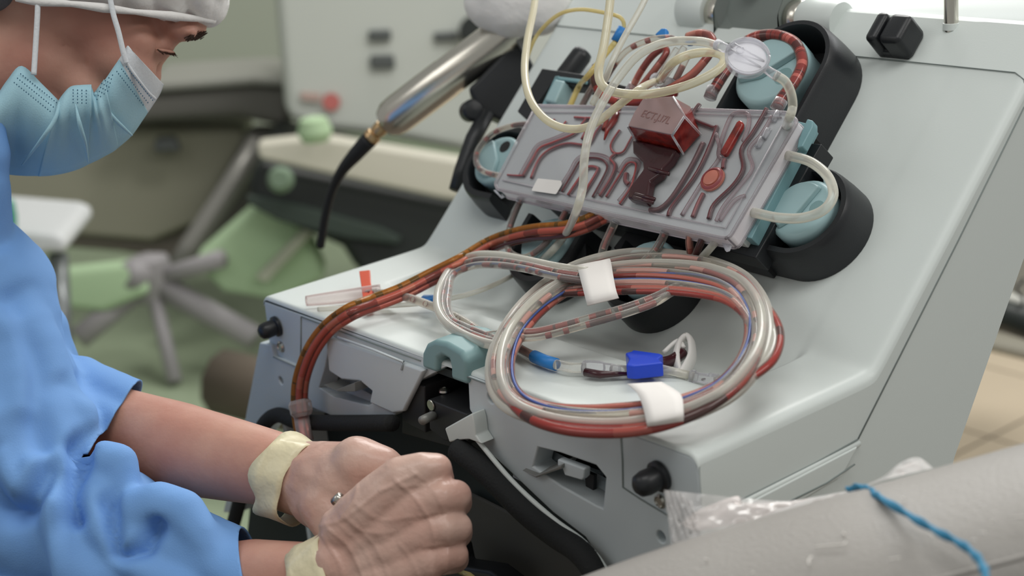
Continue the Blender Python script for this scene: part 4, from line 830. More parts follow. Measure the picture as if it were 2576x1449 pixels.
# eye, brow, lashes
lathe('eyeball', Q(399, 126, HD-.0150), CR-CF*.4, [(.0005, -.0080), (.0056, -.0056), (.0078, 0), (.0056, .0056), (.0005, .0080)], M['eye'], bd, ns=24)
tube('eyelid', [Q(392, 124, HD-.036), Q(410, 127, HD-.034), Q(428, 130, HD-.027), Q(438, 132, HD-.018)], [.0006, .0013, .0013, .0006], M['skin'], bd, ns=8)
V_, F_, o_ = [], [], 0
for i in range(44):
    t = i/43; b0 = Q(396+42*t, 124+7*t, HD-.037+.020*t); b1 = Q(408+40*t+rng.normal()*2, 133+8*t+rng.normal()*2, HD-.042+.018*t)
    v, f_, _ = tubemesh([b0, b0*.5+b1*.5-CU*.0006, b1], [.00035, .00025, .0001], 5); V_ += list(v); F_ += [[k+o_ for k in q] for q in f_]; o_ += len(v)
tag(new('eyelashes', V_, F_, M['hair'], bd), kind='stuff')
V_, F_, o_ = [], [], 0
for i in range(190):
    t = rng.random(); b0 = Q(470+36*t+rng.normal()*3, 99-12*t+rng.normal()*4, HD-.030+.030*t); b1 = b0+(Q(500, 80, HD)-Q(480, 96, HD))*.35+CR*.001-CF*.001
    v, f_, _ = tubemesh([b0, b1], [.0005, .0002], 5); V_ += list(v); F_ += [[k+o_ for k in q] for q in f_]; o_ += len(v)
tag(new('eyebrow', V_, F_, M['hair'], bd), kind='stuff')
# bouffant cap and hair below it
capb = [ell(215, -120, HD, 340, 215, 300, 3), ell(390, -60, HD, 185, 140, 250, 8), ell(462, -38, HD, 116, 104, 190, 10), ell(40, -80, HD, 250, 150, 290, -8), ell(300, -10, HD, 215, 95, 280, 4), ell(130, -20, HD, 190, 110, 280, -6)]
def capd(co):
    u = (co-Q(300, -60, HD)) @ CR; v = (co-Q(300, -60, HD)) @ CU
    return .0040*np.abs(np.sin(u*150+noise3(co, 30, 5)*1.6)) + noise3(co, 110, 8)*.0018+noise3(co, 320, 9)*.0006
_a, _b = Q(100, 2, HD-.06), Q(525, 52, HD-.06); CAPN = np.cross(_b-_a, CF); CAPN /= np.linalg.norm(CAPN); CAPN = CAPN if CAPN @ CU > 0 else -CAPN; CAPP = _a
blob_mesh('bouffant_cap', capb, M['cap'], pe, voxel=.0034, smooth=3, disp=capd, bisect=(CAPP, CAPN))
tube('cap_elastic', catmull([Q(40, -4, HD-.080), Q(100, 4, HD-.080), Q(180, 10, HD-.080), Q(260, 20, HD-.079), Q(340, 30, HD-.072), Q(430, 40, HD-.052), Q(500, 48, HD-.024), Q(535, 52, HD)], 6), [.0022, .0034, .0022, .0034, .0020, .0034, .0022, .003], M['cap'], pe, raw=True, ns=10)
blob_mesh('hair', [ell(10, 0, HD-.030, 95, 40, 100, -12), ell(-60, 20, HD-.02, 90, 40, 120, -12)], mat('hair_under_cap', rgb(112, 116, 122), .8, bump=.4, bscale=200), pe, voxel=.004)
# surgical mask: pleated panel around the jaw, mirrored to the far side of the face
def maskgrid(top, bot, dt, db, belly, npl, n=5, sgn=-1):
    T_ = catmull(top, n); B_ = catmull(bot, n); m_ = min(len(T_), len(B_)); G = []
    for i in range(m_):
        row = []; s_ = i/(m_-1)
        for t in np.linspace(0, 1, 13):
            x, y = T_[i]*(1-t)+B_[i]*t; dd = (dt*(1-t**2)+db*t**2)+belly*math.sin(math.pi*t)
            dd += npl*abs(((s_*3.0) % 1)-.5)*min(1, t*3)*(1-t)*1.2
            row.append(Q(x, y, HD+sgn*dd))
        G.append(row)
    return np.array(G)
mk = None
panels = [('mask', [(-10, 245), (20, 200), (55, 166), (104, 210), (150, 256)], [(-30, 440), (0, 436), (34, 440), (66, 442), (98, 442)], 'mask', .076, .0, .012, .004),
          ('mask', [(146, 256), (158, 238), (178, 218), (205, 214), (230, 213)], [(96, 443), (130, 441), (168, 434), (200, 424), (224, 412)], 'mask', .080, .0, .010, .007),
          ('mask', [(228, 213), (232, 224), (238, 236), (246, 222), (262, 200)], [(222, 413), (246, 402), (268, 390), (286, 380), (298, 370)], 'mask', .076, .0, .012, .006),
          ('mask', [(238, 232), (262, 204), (292, 160), (300, 150)], [(296, 372), (330, 342), (360, 300), (372, 282)], 'mask', .074, .0, .006, .001),
          ('mask_band', [(296, 154), (308, 136), (320, 116), (324, 118)], [(371, 284), (384, 264), (402, 236), (411, 212)], 'maskw', .0725, -.001, .006, .0)]
mk = thing('surgical_mask', '', '', Q(220, 300, HD)); mk.parent = pe; mk.location = tuple(ORG[mk.name]-ORG[pe.name])
for k_ in ('label', 'category'):
    if k_ in mk: del mk[k_]
for sg in (-1, 1):
    for nm, tp_, bt_, m_, dt, db, be, npl in panels: grid('mask_panel' if nm == 'mask' else 'mask_band', maskgrid(tp_, bt_, dt, db, be, npl, sgn=sg), M[m_], mk, thick=.0005)
def mpt(x, y, off=.001):
    t = min(1, max(0, (y-190)/230)); return Q(x, y, HD-(.076*(1-t*t)+.012*math.sin(math.pi*t))-off)
tube('pleat', [Q(150, 258, HD-.081), Q(138, 300, HD-.084), Q(105, 350, HD-.078), Q(55, 415, HD-.035)], [.0010, .0016, .0014, .0004], M['mask'], mk)
tube('pleat', [Q(190, 262, HD-.084), Q(200, 310, HD-.084), Q(214, 360, HD-.066), Q(222, 410, HD-.014)], [.0004, .0016, .0014, .0004], M['mask'], mk)
tube('pleat', [Q(238, 234, HD-.078), Q(276, 285, HD-.066), Q(312, 322, HD-.046), Q(332, 340, HD-.010)], [.0014, .0014, .0012, .0006], M['mask'], mk)
tube('nose_wire', [Q(318, 158, HD-.074), Q(344, 196, HD-.066), Q(372, 232, HD-.044), Q(390, 248, HD-.020)], .0012, M['maskw'], mk)
V_, F_, o_ = [], [], 0
def dot(x, y, dd):
    global o_
    b = Q(x, y, HD-dd); e = .0005
    v = [b+CR*e, b+CU*e*1.4, b-CR*e, b-CU*e*1.4, b-CF*.0006]; V_.extend(v); F_.extend([[k+o_ for k in f_] for f_ in ((0, 1, 4), (1, 2, 4), (2, 3, 4), (3, 0, 4))]); o_ += 5
for i in range(16):
    t = i/15
    for j in range(3):
        dot(52+90*t-8*j, 186+72*t+11*j, .0800+.0035*j); dot(318+66*t-12*j, 168+84*t+6*j, .0765-.04*t*t+.002)
for i in range(5):
    for j in range(4): dot(184+11*j, 226+8*i+.5*j, .083+.0012*i); dot(256+9*j-3*i, 206-7*j+10*i+4, .0805+.001*i)
tag(new('stitching', V_, F_, M['maskdot'], mk), kind='stuff')
tube('ear_loop', [Q(96, -20, HD-.080), Q(94, 40, HD-.080), Q(90, 110, HD-.080), Q(85, 188, HD-.082)], .0020, M['maskw'], mk, ns=10)
tube('ear_loop', [Q(276, -10, HD-.082), Q(285, 35, HD-.082), Q(298, 80, HD-.081), Q(310, 130, HD-.079), Q(318, 158, HD-.077)], .0020, M['maskw'], mk, ns=10)

# gown: one draped surface with folds
gown = [ell(-260, 980, 1.34, 300, 460, 420, 0), ell(-200, 640, 1.33, 170, 260, 300, 0), ell(-150, 420, 1.30, 110, 170, 240, 0)]
gown += chain([Q(-66, 300, 1.18), Q(-66, 380, 1.185), Q(-100, 500, 1.20), Q(-150, 660, 1.23)], [.0225, .0255, .034, .052])
gown += chain([Q(-150, 700, 1.31), Q(-50, 800, 1.30), Q(40, 930, 1.285), Q(100, 990, 1.272), Q(190, 1036, 1.262), Q(298, 1078, 1.247), Q(385, 1116, 1.232)], [.058, .047, .045, .043, .0415, .0400, .0400])
gown += chain([Q(-160, 760, 1.24), Q(-60, 1000, 1.22), Q(60, 1180, 1.20), Q(160, 1300, 1.185), Q(320, 1400, 1.165), Q(480, 1445, 1.15), Q(600, 1474, 1.137), Q(720, 1500, 1.12)], [.080, .076, .064, .058, .052, .044, .0385, .0375])
gown += chain([Q(-140, 760, 1.225), Q(-30, 820, 1.215), Q(40, 900, 1.205), Q(80, 1010, 1.20), Q(110, 1120, 1.195)], [.040, .040, .036, .036, .034])
gown += chain([Q(60, 930, 1.21), Q(150, 975, 1.20), Q(196, 1030, 1.193), Q(204, 1100, 1.188), Q(190, 1180, 1.18)], [.0150, .0155, .0130, .0125, .012])
gown += chain([Q(200, 1200, 1.165), Q(262, 1160, 1.160), Q(300, 1162, 1.158), Q(312, 1210, 1.155), Q(300, 1290, 1.15)], [.014, .0140, .0125, .0115, .011])
gown += chain([Q(300, 1310, 1.145), Q(400, 1272, 1.135), Q(460, 1286, 1.13), Q(500, 1340, 1.125), Q(540, 1420, 1.12)], [.019, .0170, .0155, .0140, .012])
gown += [ell(100, 1520, 1.20, 420, 170, 200, 0)]
def path_field(co, px, d, wd):
    """smooth ridge along a fold line"""
    pts = catmull([Q(x, y, d) for x, y in px], 6); v = np.full(len(co), 9.)
    for a_, b_ in zip(pts[:-1], pts[1:]):
        ab = b_-a_; rel = co-a_; t = np.clip(((rel-np.outer(rel @ CF, CF)) @ ab)/(ab @ ab), 0, 1)
        q_ = rel-t[:, None]*ab; q_ = q_-np.outer(q_ @ CF, CF); v = np.minimum(v, np.linalg.norm(q_, axis=1))
    return np.exp(-(v/wd)**2)
FOLDS = [([(40, 760), (110, 900), (130, 1010), (160, 1100)], .009, -.007), ([(10, 800), (60, 850), (96, 930), (108, 1010)], .010, .006), ([(236, 1100), (248, 1150), (240, 1200), (250, 1260)], .007, -.012),
         ([(40, 1120), (70, 1230), (100, 1262), (150, 1230), (180, 1160)], .008, -.009), ([(60, 1140), (120, 1200), (150, 1150)], .010, .006), ([(330, 1230), (350, 1300), (366, 1345), (420, 1330), (450, 1290)], .006, -.009),
         ([(120, 1270), (150, 1340), (170, 1449)], .014, -.006), ([(200, 1240), (215, 1330), (230, 1449)], .010, .006), ([(240, 1290), (330, 1380), (380, 1449)], .012, -.006), ([(20, 1050), (30, 1200), (20, 1449)], .014, .006),
         ([(450, 1340), (540, 1380), (590, 1440)], .010, -.004), ([(0, 660), (40, 700), (70, 800)], .012, .005), ([(-20, 250), (4, 330), (-6, 430)], .008, -.006), ([(180, 960), (240, 985), (300, 1010)], .007, -.003)]
def gownd(co):
    v = noise3(co, 14, 11)*.0025+noise3(co, 45, 12)*.0006
    for px, wd, am in FOLDS: v = v+1.5*am*path_field(co, px, 1.2, wd)
    return v
gw = blob_mesh('gown', gown, M['gown'], pe, voxel=.0034, smooth=5, disp=gownd, bisect=[(Q(318, 1035, 1.247), -(CR*.92-CU*.39), .080), (Q(626, 1410, 1.134), -(CR*.95+CU*.30), .062)])
so = gw.modifiers.new('cloth', 'SOLIDIFY'); so.thickness = .0016; so.offset = -1
# trim gown and sleeves with clean hems: cuffs as open rings
def ringcuff(name, c0, c1_, r0, r1, m_, par, th=.0016, n=28, wob=.0012, flare=0):
    ax = np.array(c1_)-np.array(c0); ax /= np.linalg.norm(ax); e1 = np.cross(ax, CF); e1 /= np.linalg.norm(e1); e2 = np.cross(ax, e1); G = []
    for k in range(n):
        a_ = 2*math.pi*k/n; row = []
        for j, t in enumerate(np.linspace(0, 1, 6)):
            r_ = r0*(1-t)+r1*t + wob*math.sin(a_*3+t*2)+wob*.6*math.sin(a_*7+2+t*3)+flare*(t > .9)
            row.append(np.array(c0)*(1-t)+np.array(c1_)*t+(e1*math.cos(a_)+e2*math.sin(a_))*r_+ax*wob*2*math.sin(a_*5)*(t > .9))
        G.append(row)
    return grid(name, G, m_, par, closed_u=True, thick=th)
# gloves: each one continuous surface with palm, four fingers and thumb
def finger(pts, r): return chain([Q(*p) for p in pts], r, .3)
gn = []
gn += chain([Q(800, 1470, 1.085), Q(860, 1420, 1.08)], [.0235, .0245])
for (mx_, my_), (wx, wy) in (((1010, 1205), (880, 1340)), ((1052, 1268), (900, 1380)), ((1066, 1340), (900, 1430)), ((1064, 1410), (890, 1480))):
    gn += chain([Q(wx, wy, 1.078), Q((wx+mx_)/2, (wy+my_)/2, 1.068), Q(mx_, my_, 1.062)], [.0205, .0190, .0150], .3)
gn += [ell(960, 1330, 1.072, 120, 120, 60, -35), ell(900, 1390, 1.078, 95, 90, 70, -35)]
gn += finger([(1010, 1205, 1.062), (1060, 1182, 1.060), (1096, 1180, 1.064), (1106, 1208, 1.085), (1080, 1240, 1.10), (1040, 1250, 1.105)], [.0150, .0115, .0105, .0098, .0090, .0080])
gn += finger([(1052, 1268, 1.062), (1105, 1250, 1.058), (1145, 1248, 1.064), (1150, 1265, 1.085), (1110, 1290, 1.10), (1060, 1290, 1.105)], [.0150, .0118, .0108, .0100, .0090, .0080])
gn += finger([(1066, 1340, 1.062), (1115, 1328, 1.058), (1149, 1326, 1.064), (1152, 1342, 1.085), (1112, 1360, 1.10), (1065, 1355, 1.105)], [.0148, .0114, .0104, .0098, .0088, .0080])
gn += finger([(1064, 1410, 1.064), (1108, 1400, 1.060), (1142, 1394, 1.066), (1146, 1408, 1.085), (1108, 1420, 1.098), (1065, 1415, 1.102)], [.0142, .0104, .0094, .0088, .0080, .0072])
gn += finger([(900, 1300, 1.09), (960, 1250, 1.105), (1010, 1225, 1.12), (1050, 1215, 1.128)], [.0170, .0130, .0108, .0090])
def gloved(co):
    k = co @ (CR*.75+CU*.66)
    c = co @ (CR*.66-CU*.75)
    return .0007*np.sin(k*330+noise3(co, 70, 21)*2.4)*np.clip(noise3(co, 25, 22)+.3, 0, 1)+noise3(co, 120, 23)*.00035
CRS = [[(795, 1330), (870, 1300), (960, 1230), (1050, 1185)], [(1040, 1180), (1085, 1215), (1120, 1280), (1130, 1350), (1122, 1430)], [(860, 1290), (920, 1330), (990, 1330)], [(830, 1330), (880, 1370), (920, 1449)], [(850, 1310), (915, 1370), (955, 1449)], [(880, 1300), (950, 1370), (985, 1449)],
       [(1000, 1200), (1060, 1260), (1096, 1340), (1090, 1440)], [(960, 1225), (1020, 1215), (1075, 1215)], [(900, 1262), (960, 1300), (1040, 1290)], [(810, 1350), (850, 1400), (870, 1449)], [(1060, 1290), (1110, 1280), (1160, 1290)], [(1070, 1365), (1120, 1360), (1165, 1368)], [(900, 1225), (890, 1262), (860, 1300)], [(1010, 1360), (1040, 1400), (1060, 1449)]]
def creases(co):
    v = 0
    for i, px in enumerate(CRS): v = v+(.0004 if i % 3 else .0007)*path_field(co, px, 1.065, .0014)
    return v
gvn = blob_mesh('glove', gn, M['glove'], pe, voxel=.0013, smooth=8, disp=lambda co: gloved(co)+creases(co))
# tendon-like creases over the back of the hand
for px in ([(850, 1330), (900, 1385), (925, 1449)], [(930, 1240), (1010, 1195), (1060, 1175)], [(1068, 1180), (1100, 1235), (1118, 1300), (1120, 1370)], [(880, 1310), (940, 1370), (960, 1440)], [(880, 1290), (960, 1330), (1000, 1370)]):
    pass
ringcuff('glove_cuff', Q(880, 1437, 1.084), Q(796, 1480, 1.094), .0308, .0312, M['cuff'], pe, .0010, 48, .0013, .0008)
gf = []
gf += chain([Q(700, 1190, 1.172), Q(790, 1210, 1.155), Q(870, 1215, 1.14)], [.0255, .0275, .0295])
gf += [ell(850, 1215, 1.14, 130, 100, 80, 5), ell(820, 1250, 1.142, 100, 90, 70, 0), ell(905, 1185, 1.13, 100, 62, 60, 20)]
gf += finger([(900, 1165, 1.125), (960, 1172, 1.12), (1010, 1205, 1.125), (1030, 1250, 1.135)], [.0190, .0140, .0110, .0092])
gf += finger([(905, 1200, 1.128), (965, 1215, 1.13), (1005, 1250, 1.14), (1005, 1300, 1.15)], [.0190, .0140, .0110, .0092])
gf += finger([(900, 1235, 1.13), (955, 1260, 1.138), (985, 1300, 1.15), (975, 1345, 1.158)], [.0180, .0130, .0105, .0090])
gf += finger([(880, 1270, 1.135), (925, 1300, 1.145), (945, 1340, 1.155), (930, 1375, 1.16)], [.0170, .0120, .0095, .0082])
gf += finger([(820, 1270, 1.13), (840, 1320, 1.12), (880, 1350, 1.12), (915, 1350, 1.125)], [.0190, .0150, .0115, .0095])
gvf = blob_mesh('glove', gf, M['glove'], pe, voxel=.0022, smooth=6, disp=gloved)
ringcuff('glove_cuff', Q(772, 1222, 1.157), Q(708, 1192, 1.170), .0292, .0308, M['cuff'], pe, .0010, 48, .0016, .001)
tag(tube('metal_pin', [Q(842, 1262, 1.095), Q(856, 1250, 1.090)], .0032, M['steel'], None, raw=True, ns=14), 'short shiny metal pin between the two gloved hands', 'pin')
for (x, y, d) in ((433, 1155, 1.184), (477, 1160, 1.180)):
    lathe('mole', Q(x, y, d+.003), -CF, [(.0012, 0), (.0011, .0008), (.0003, .0012)], M['bloodred'], bd, ns=10)

# ================================================================== PATIENT CHAIR ARM IN FRONT
far = [(1240, 1530, .955), (1450, 1447, .945), (1660, 1371, .935), (1850, 1312, .925), (2000, 1267, .915), (2150, 1226, .905), (2300, 1184, .90), (2450, 1142, .893), (2600, 1100, .885), (2800, 1050, .876)]
far = catmull([Q(*p) for p in far], 6); ax = far[-1]-far[0]; ax[2] *= 1; ax /= np.linalg.norm(ax)
nxt = np.cross(ax, [0, 0, 1]); nxt /= np.linalg.norm(nxt)
if nxt @ (CAM-far[0]) < 0: nxt = -nxt
dn = np.array([0, 0, -1.])
secs = [(-.006, -.16), (-.012, -.06), (-.008, -.018), (-.002, -.005), (.004, .0), (.014, .0035), (.03, .005), (.055, .005), (.080, .0025), (.097, -.003), (.108, -.010), (.114, -.022), (.117, -.05), (.116, -.16)]
Ga = np.array([[p+nxt*a_-dn*b_ for a_, b_ in secs] for p in far])
am = thing('chair_armrest', 'wide padded grey vinyl armrest crossing the lower right corner in front', 'armrest', tuple(far[len(far)//2]-[0, 0, .95+far[len(far)//2][2]]))
arm_o = grid('armrest_pad', Ga, M['vinyl'], am)
V2 = np.vstack([Ga[0], Ga[-1]]); k_ = len(secs); new('armrest_end', V2, [list(range(k_))[::-1], list(range(k_, 2*k_))], M['vinyl'], am)
def arm(x, y, h_=0):
    """point on the armrest's top face seen at a pixel"""
    p0 = far[len(far)//2]+np.array([0, 0, .0045]); n_ = np.cross(ax, nxt); n_ = n_ if n_[2] > 0 else -n_
    return onplane(x, y, p0+n_*h_, n_)
tube('armrest_seam', [p+nxt*.106-dn*(-.0085) for p in far[::2]], .0014, M['vinyl'], am, raw=True)
st = PT([('Q', 2135, 1231, .915), ('Q', 2160, 1225, .902), ('Q', 2185, 1232, .895)]) + [arm(2215, 1252, .002), arm(2290, 1298, .006), arm(2360, 1338, .006), arm(2420, 1370, .002), arm(2455, 1398, .0015), arm(2475, 1430, .0015), arm(2484, 1470, .0015)]
sq = catmull(st, 12); tw = []
sg_ = tag(new('string', *(lambda V, Fs, U: (V, Fs))(*tubemesh(sq, .0016, 8)), M['bluestring'], smooth=True), 'twisted blue string draped over the grey armrest', 'string')
t_ = np.gradient(sq, axis=0); t_ /= np.linalg.norm(t_, axis=1)[:, None]; b_ = np.cross(t_, -CF); b_ /= np.linalg.norm(b_, axis=1)[:, None]; c_ = np.cross(t_, b_); ph = np.arange(len(sq))*.30
for k in (0, math.pi): tube('ply', sq+(b_*np.cos(ph+k)[:, None]+c_*np.sin(ph+k)[:, None])*.0012, .0011, M['bluestring'], sg_, raw=True, ns=8)
LN = [[(2050, 1376), (2090, 1372), (2122, 1369), (2127, 1363)], [(2042, 1400), (2034, 1410), (2036, 1420)], [(2234, 1408), (2264, 1403)], [(2120, 1340), (2126, 1345)], [(2335, 1341), (2341, 1345), (2346, 1353)], [(2463, 1340), (2478, 1341)], [(1888, 1442), (1896, 1440)], [(2492, 1314), (2500, 1312)], [(2444, 1358), (2454, 1359)], [(1772, 1405), (1780, 1407)], [(2270, 1252), (2276, 1256)], [(2540, 1302), (2576, 1300)]]
for i, p in enumerate(LN):
    lt = tag(tube('lint', catmull([arm(x, y, .0012) for x, y in p], 4), .00045, M['lint'], None, raw=True, ns=6), 'white bit of lint on the grey armrest', 'lint', 'lint on the armrest')
lintlab = ['longest straight white thread of lint on the armrest', 'short curved white thread of lint on the armrest, below the longest one', 'straight white lint thread between the curved one and the string', 'tiny white lint speck above the longest thread', 'forked lint fleck under the sagging string', 'white lint fleck right of the string end', 'white lint fleck at the lower frame edge', 'small lint fleck on the far right, upper', 'small lint fleck just right of the string bend', 'tiny lint speck furthest left on the armrest', 'tiny lint speck near where the string crosses the edge', 'lint thread cut by the right frame edge']
for o, lb_ in zip([o for o in bpy.data.objects if o.name.split('.')[0] == 'lint'], lintlab): o['label'] = lb_
# plastic bag behind the armrest
def bagsheet(top, bot, d0, d1, amp, seed, n=6, m=10):
    T_, B_ = catmull(top, n), catmull(bot, n); k = min(len(T_), len(B_)); r_ = np.random.default_rng(seed); G = []
    for i in range(k):
        G.append([Q(*(T_[i]*(1-t)+B_[i]*t), d0*(1-t)+d1*t + amp*(math.sin(i*.55+t*6+seed)+.6*math.sin(i*1.3-t*9+seed*2)+.4*math.sin(i*2.7+t*17))) for t in np.linspace(0, 1, m)])
    return np.array(G)
bg = thing('plastic_bag', 'crumpled clear plastic bag wedged between white machine and grey armrest', 'bag', tuple(Q(1850, 1300, .95)))
grid('bag_film', bagsheet([(1670, 1232), (1760, 1242), (1880, 1254), (1980, 1260), (2060, 1248), (2130, 1235), (2160, 1232)], [(1692, 1368), (1760, 1348), (1870, 1318), (1960, 1292), (2050, 1266), (2120, 1244), (2160, 1234)], .952, .932, .0020, 1), M['bag'], bg)
grid('bag_film', bagsheet([(1672, 1234), (1690, 1236), (1710, 1240), (1740, 1262)], [(1688, 1372), (1716, 1362), (1738, 1352), (1760, 1344)], .946, .934, .0022, 4, 8), M['bag'], bg)
grid('inner_sheet', bagsheet([(1712, 1316), (1752, 1286), (1850, 1248), (1872, 1264), (1960, 1264), (2060, 1250), (2110, 1240)], [(1730, 1330), (1770, 1334), (1850, 1318), (1930, 1298), (2000, 1280), (2060, 1262), (2112, 1244)], .956, .940, .0012, 2), M['bagpaper'], bg)
grid('bag_film', bagsheet([(2160, 1226), (2220, 1200), (2262, 1166), (2308, 1150), (2345, 1174)], [(2170, 1226), (2220, 1208), (2270, 1196), (2320, 1184), (2348, 1178)], .935, .905, .0014, 3), M['bag'], bg)
grid('inner_sheet', bagsheet([(2164, 1226), (2222, 1204), (2270, 1172), (2310, 1160)], [(2172, 1226), (2224, 1208), (2272, 1194), (2318, 1182)], .938, .908, .0010, 5), M['bagpaper'], bg)

# ================================================================== BACKGROUND (out of focus)
def qb(name, px, d, dep, m, par=None, bev=.01): return prism(name, [Q(x, y, d) for x, y in px], wdir*dep, m, par, bev)
ins = thing('instrument_box', 'tall white instrument box with dark slots on a desk behind the machine', 'instrument', tuple(Q(950, 330, 4.0)))
qb('cabinet', [(716, 300), (684, -60), (1600, -60), (1600, 420), (1180, 388), (980, 350), (800, 330)], 4.0, .4, M['boxwhite'], ins, .03)
for px in ([(926, 78), (982, 76), (984, 102), (928, 104)], [(930, 142), (990, 140), (994, 172), (934, 174)], [(1090, 84), (1150, 80), (1152, 102), (1094, 106)]): qb('vent_slot', px, 3.985, .03, M['boxdark'], ins, .004)
lathe('dial', Q(1190, 76, 3.97), CF, [(.030, -.03), (.034, 0), (.034, .03)], M['bgblack'], ins)
lathe('red_emblem', Q(833, 256, 3.985), CF, [(.021, 0), (.021, .01)], M['redmark'], ins)
qb('red_lettering', [(756, 232), (806, 236), (806, 256), (758, 252)], 3.985, .01, mat('faint_red', rgb(186, 160, 150), .6), ins, .001)
dk_ = thing('desk', 'cream desk top with black drawer unit beneath, behind machine', 'desk', tuple(Q(900, 430, 3.8)-[0, 0, .3]))
qb('desk_top', [(645, 362), (800, 345), (1250, 420), (1250, 520), (1110, 500), (900, 455), (650, 400)], 3.8, .06, M['desk'], dk_, .01)
qb('drawer_unit', [(640, 402), (760, 432), (1110, 505), (1240, 520), (1200, 700), (905, 700), (860, 628), (700, 560), (615, 500)], 3.85, .5, M['bgblack'], dk_, .03)
qb('drawer_edge', [(620, 492), (760, 520), (960, 575), (1010, 600), (1000, 614), (880, 600), (700, 556), (622, 512)], 3.82, .02, mat('dark_green_edge', rgb(50, 62, 54), .5), dk_, .004)
tag(lathe('green_roll', Q(792, 332, 3.7), (0, 0, 1), [(.03, -.02), (.04, 0), (.03, .03), (.01, .035)], M['greencloth'], None), 'pale green round pad on the desk below the red emblem', 'pad')
tag(lathe('green_puck', Q(706, 452, 3.7), CF, [(.02, -.02), (.030, 0), (.02, .02)], mat('dull_green', rgb(120, 140, 118), .7), None), 'dull green round cap at front of the black drawer unit', 'cap')
# grey reclining chair behind the person
gc = thing('recliner', 'grey reclining chair with dark band and beige side, blurred behind the mask', 'chair', tuple(Q(400, 400, 4.3)-[0, 0, .4]))
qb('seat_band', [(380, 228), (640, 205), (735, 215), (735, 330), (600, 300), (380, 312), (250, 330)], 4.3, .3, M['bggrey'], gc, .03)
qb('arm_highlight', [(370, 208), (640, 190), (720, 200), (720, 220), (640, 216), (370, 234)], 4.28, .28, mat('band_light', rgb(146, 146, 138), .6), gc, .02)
qb('side_panel', [(-200, 330), (380, 318), (610, 318), (620, 350), (500, 560), (380, 610), (-200, 560)], 4.45, .2, M['bgbeige'], gc, .03)
qb('mechanism_cover', [(388, 348), (440, 344), (456, 382), (384, 386)], 4.36, .03, M['boxdark'], gc, .01)
qb('lower_rail', [(-200, 470), (250, 500), (470, 560), (560, 600), (540, 680), (300, 640), (-200, 600)], 4.5, .2, mat('rail_taupe', rgb(124, 116, 108), .7), gc, .03)
tube('swing_leg', [Q(650, 360, 4.3), Q(580, 470, 4.25), Q(480, 620, 4.2), Q(440, 690, 4.2)], .030, mat('leg_light', rgb(142, 140, 134), .4, .3), gc, raw=True)
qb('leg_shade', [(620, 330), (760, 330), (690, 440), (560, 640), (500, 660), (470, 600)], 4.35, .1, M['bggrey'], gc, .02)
# star base on castors
sb = thing('star_base', 'lilac grey five legged rolling stand base on the green floor', 'stand', tuple(Q(440, 730, 4.0)))
for a_, b_, r_ in (((380, 705), (640, 850), .030), ((380, 700), (200, 850), .028), ((380, 705), (560, 650), .022), ((370, 700), (330, 690), .034), ((380, 710), (440, 960), .018)):
    tube('base_leg', [Q(*a_, 4.0), Q(*b_, 3.9)], r_, M['bglilac'], sb, raw=True, ns=12)
lathe('base_hub', Q(378, 700, 4.0), (0, 0, 1), [(.05, -.05), (.06, 0), (.05, .05), (.02, .06)], M['bglilac'], sb)
tb = thing('side_table', 'white table edge with grey metal leg behind the blue sleeve', 'table', tuple(Q(100, 620, 3.2)-[0, 0, .3]))
qb('table_top', [(-200, 560), (130, 588), (165, 600), (165, 640), (120, 636), (30, 668), (-200, 650)], 3.2, .25, mat('table_white', rgb(206, 208, 208), .5), tb, .012)
tube('table_leg', [Q(146, 640, 3.25), Q(160, 920, 3.2)], .020, mat('table_leg_grey', rgb(128, 132, 132), .3, .4), tb, raw=True)
tag(lathe('green_canister', Q(2, 590, 3.15), (0, 0, 1), [(.03, 0), (.036, .03), (.036, .06), (.02, .07)], M['tealcan'], None), 'teal canister on the white table at the left edge', 'canister')
# green fabric hanging below the drawers and pads on the floor
tag(qb('green_sheet', [(480, 660), (640, 520), (760, 560), (820, 700), (700, 760), (560, 740)], 3.95, .1, M['greencloth'], None, .02), 'pale green sheet hanging below the black drawer unit', 'sheet')
tag(qb('green_cover', [(150, 680), (330, 660), (380, 740), (260, 790), (160, 780)], 3.9, .05, M['greencloth'], None, .02), 'pale green cover in the gap left of the star base', 'sheet')
tag(qb('striped_hose', [(640, 700), (780, 560), (800, 575), (670, 715)], 3.9, .03, mat('hose', rgb(176, 180, 160), .6), None, .006), 'pale hose lying across the green sheet', 'hose')
tag(tube('grey_foot', [Q(560, 960, 3.4), Q(760, 1010, 3.3)], .07, mat('brown_shade', rgb(96, 86, 74), .8), None, raw=True), 'dark brown box shape on the floor left of machine', 'box')
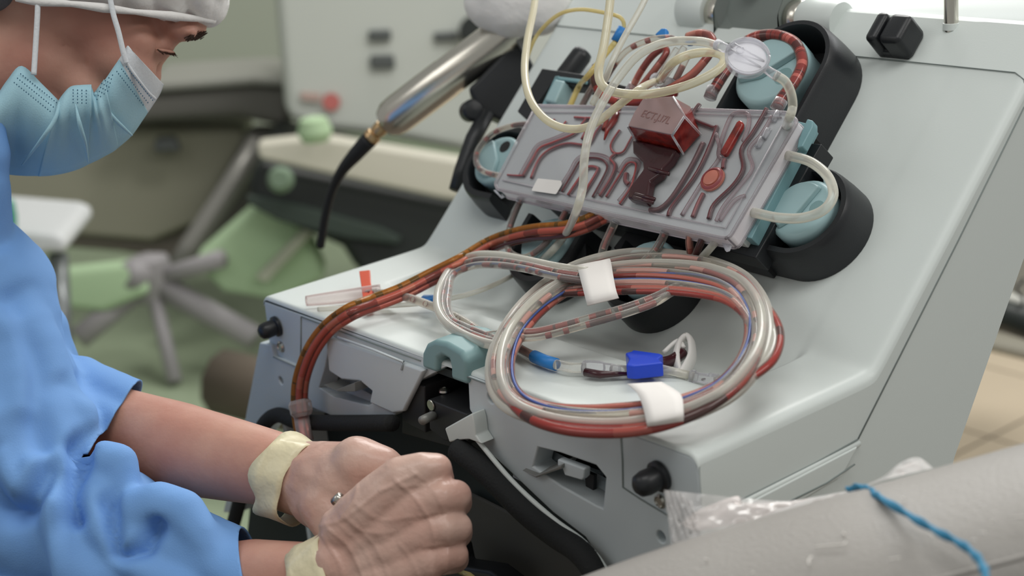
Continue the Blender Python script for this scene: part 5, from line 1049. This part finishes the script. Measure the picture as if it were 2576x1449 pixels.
# right side: equipment base on the tiled floor
eb = thing('equipment_base', 'grey and black rolling equipment base seen at right edge behind the machine', 'cart', tuple(H(2600, 900, -.95)))
tube('black_tube', [Q(2450, 770, 2.7), Q(2700, 850, 2.55)], .026, M['bgblack'], eb, raw=True, ns=16)
tube('pale_tube', [Q(2440, 735, 2.72), Q(2700, 800, 2.6)], .016, mat('pale_rail', rgb(180, 180, 172), .4), eb, raw=True)
qb('base_plinth', [(2380, 860), (2700, 940), (2700, 900), (2380, 830)], 2.85, .3, mat('plinth_grey', rgb(150, 146, 132), .6), eb, .01)
qb('base_body', [(2380, 600), (2700, 600), (2700, 810), (2380, 740)], 2.9, .3, mat('plinth_dark', rgb(150, 148, 138), .6), eb, .01)
tube('wire_coil', catmull([Q(2566+8*math.cos(t), 700+t*9+3*math.sin(t*2), 2.5) for t in np.linspace(0, 9, 22)], 3), .0022, M['blackcord'], eb, raw=True, ns=6)
# far things above the machine's top edge
tag(qb('far_cabinet', [(1960, -80), (2330, -80), (2330, 200), (1960, 160)], 4.6, .3, mat('far_taupe', rgb(150, 146, 136), .7), None, .02), 'blurred taupe cabinet far behind the machine top', 'cabinet')
tag(lathe('green_lamp', Q(2315, 25, 4.2), (0, 0, 1), [(.05, -.05), (.06, 0), (.05, .06)], mat('soft_green', rgb(150, 190, 120), .7), None), 'soft green round thing far behind, left of the metal pole', 'object')
tag(qb('dark_bottle', [(2412, -40), (2438, -40), (2440, 40), (2410, 36)], 4.1, .06, M['boxdark'], None, .01), 'dark upright bottle far behind, right of metal pole', 'bottle')
tag(qb('pale_box', [(2440, 0), (2576, -10), (2640, 0), (2640, 90), (2440, 70)], 4.2, .2, mat('pale_pink_box', rgb(226, 212, 204), .7), None, .02), 'pale pinkish box far behind at the top right corner', 'box')
# things deep in the chamber near the hands
tag(tube('yellow_tube', [F(1150, 1436, .02), F(1180, 1446, .03), F(1210, 1470, .03)], .002, M['yellow'], None, raw=True), 'short yellow tube in the dark chamber below the fist', 'tube')
tag(prism('black_cam', [F(x, y, -.02) for x, y in ((1170, 1360), (1190, 1350), (1200, 1400), (1280, 1412), (1330, 1449), (1330, 1500), (1160, 1500))], (0, -.02, 0), M['black'], mc, .004), kind=None)
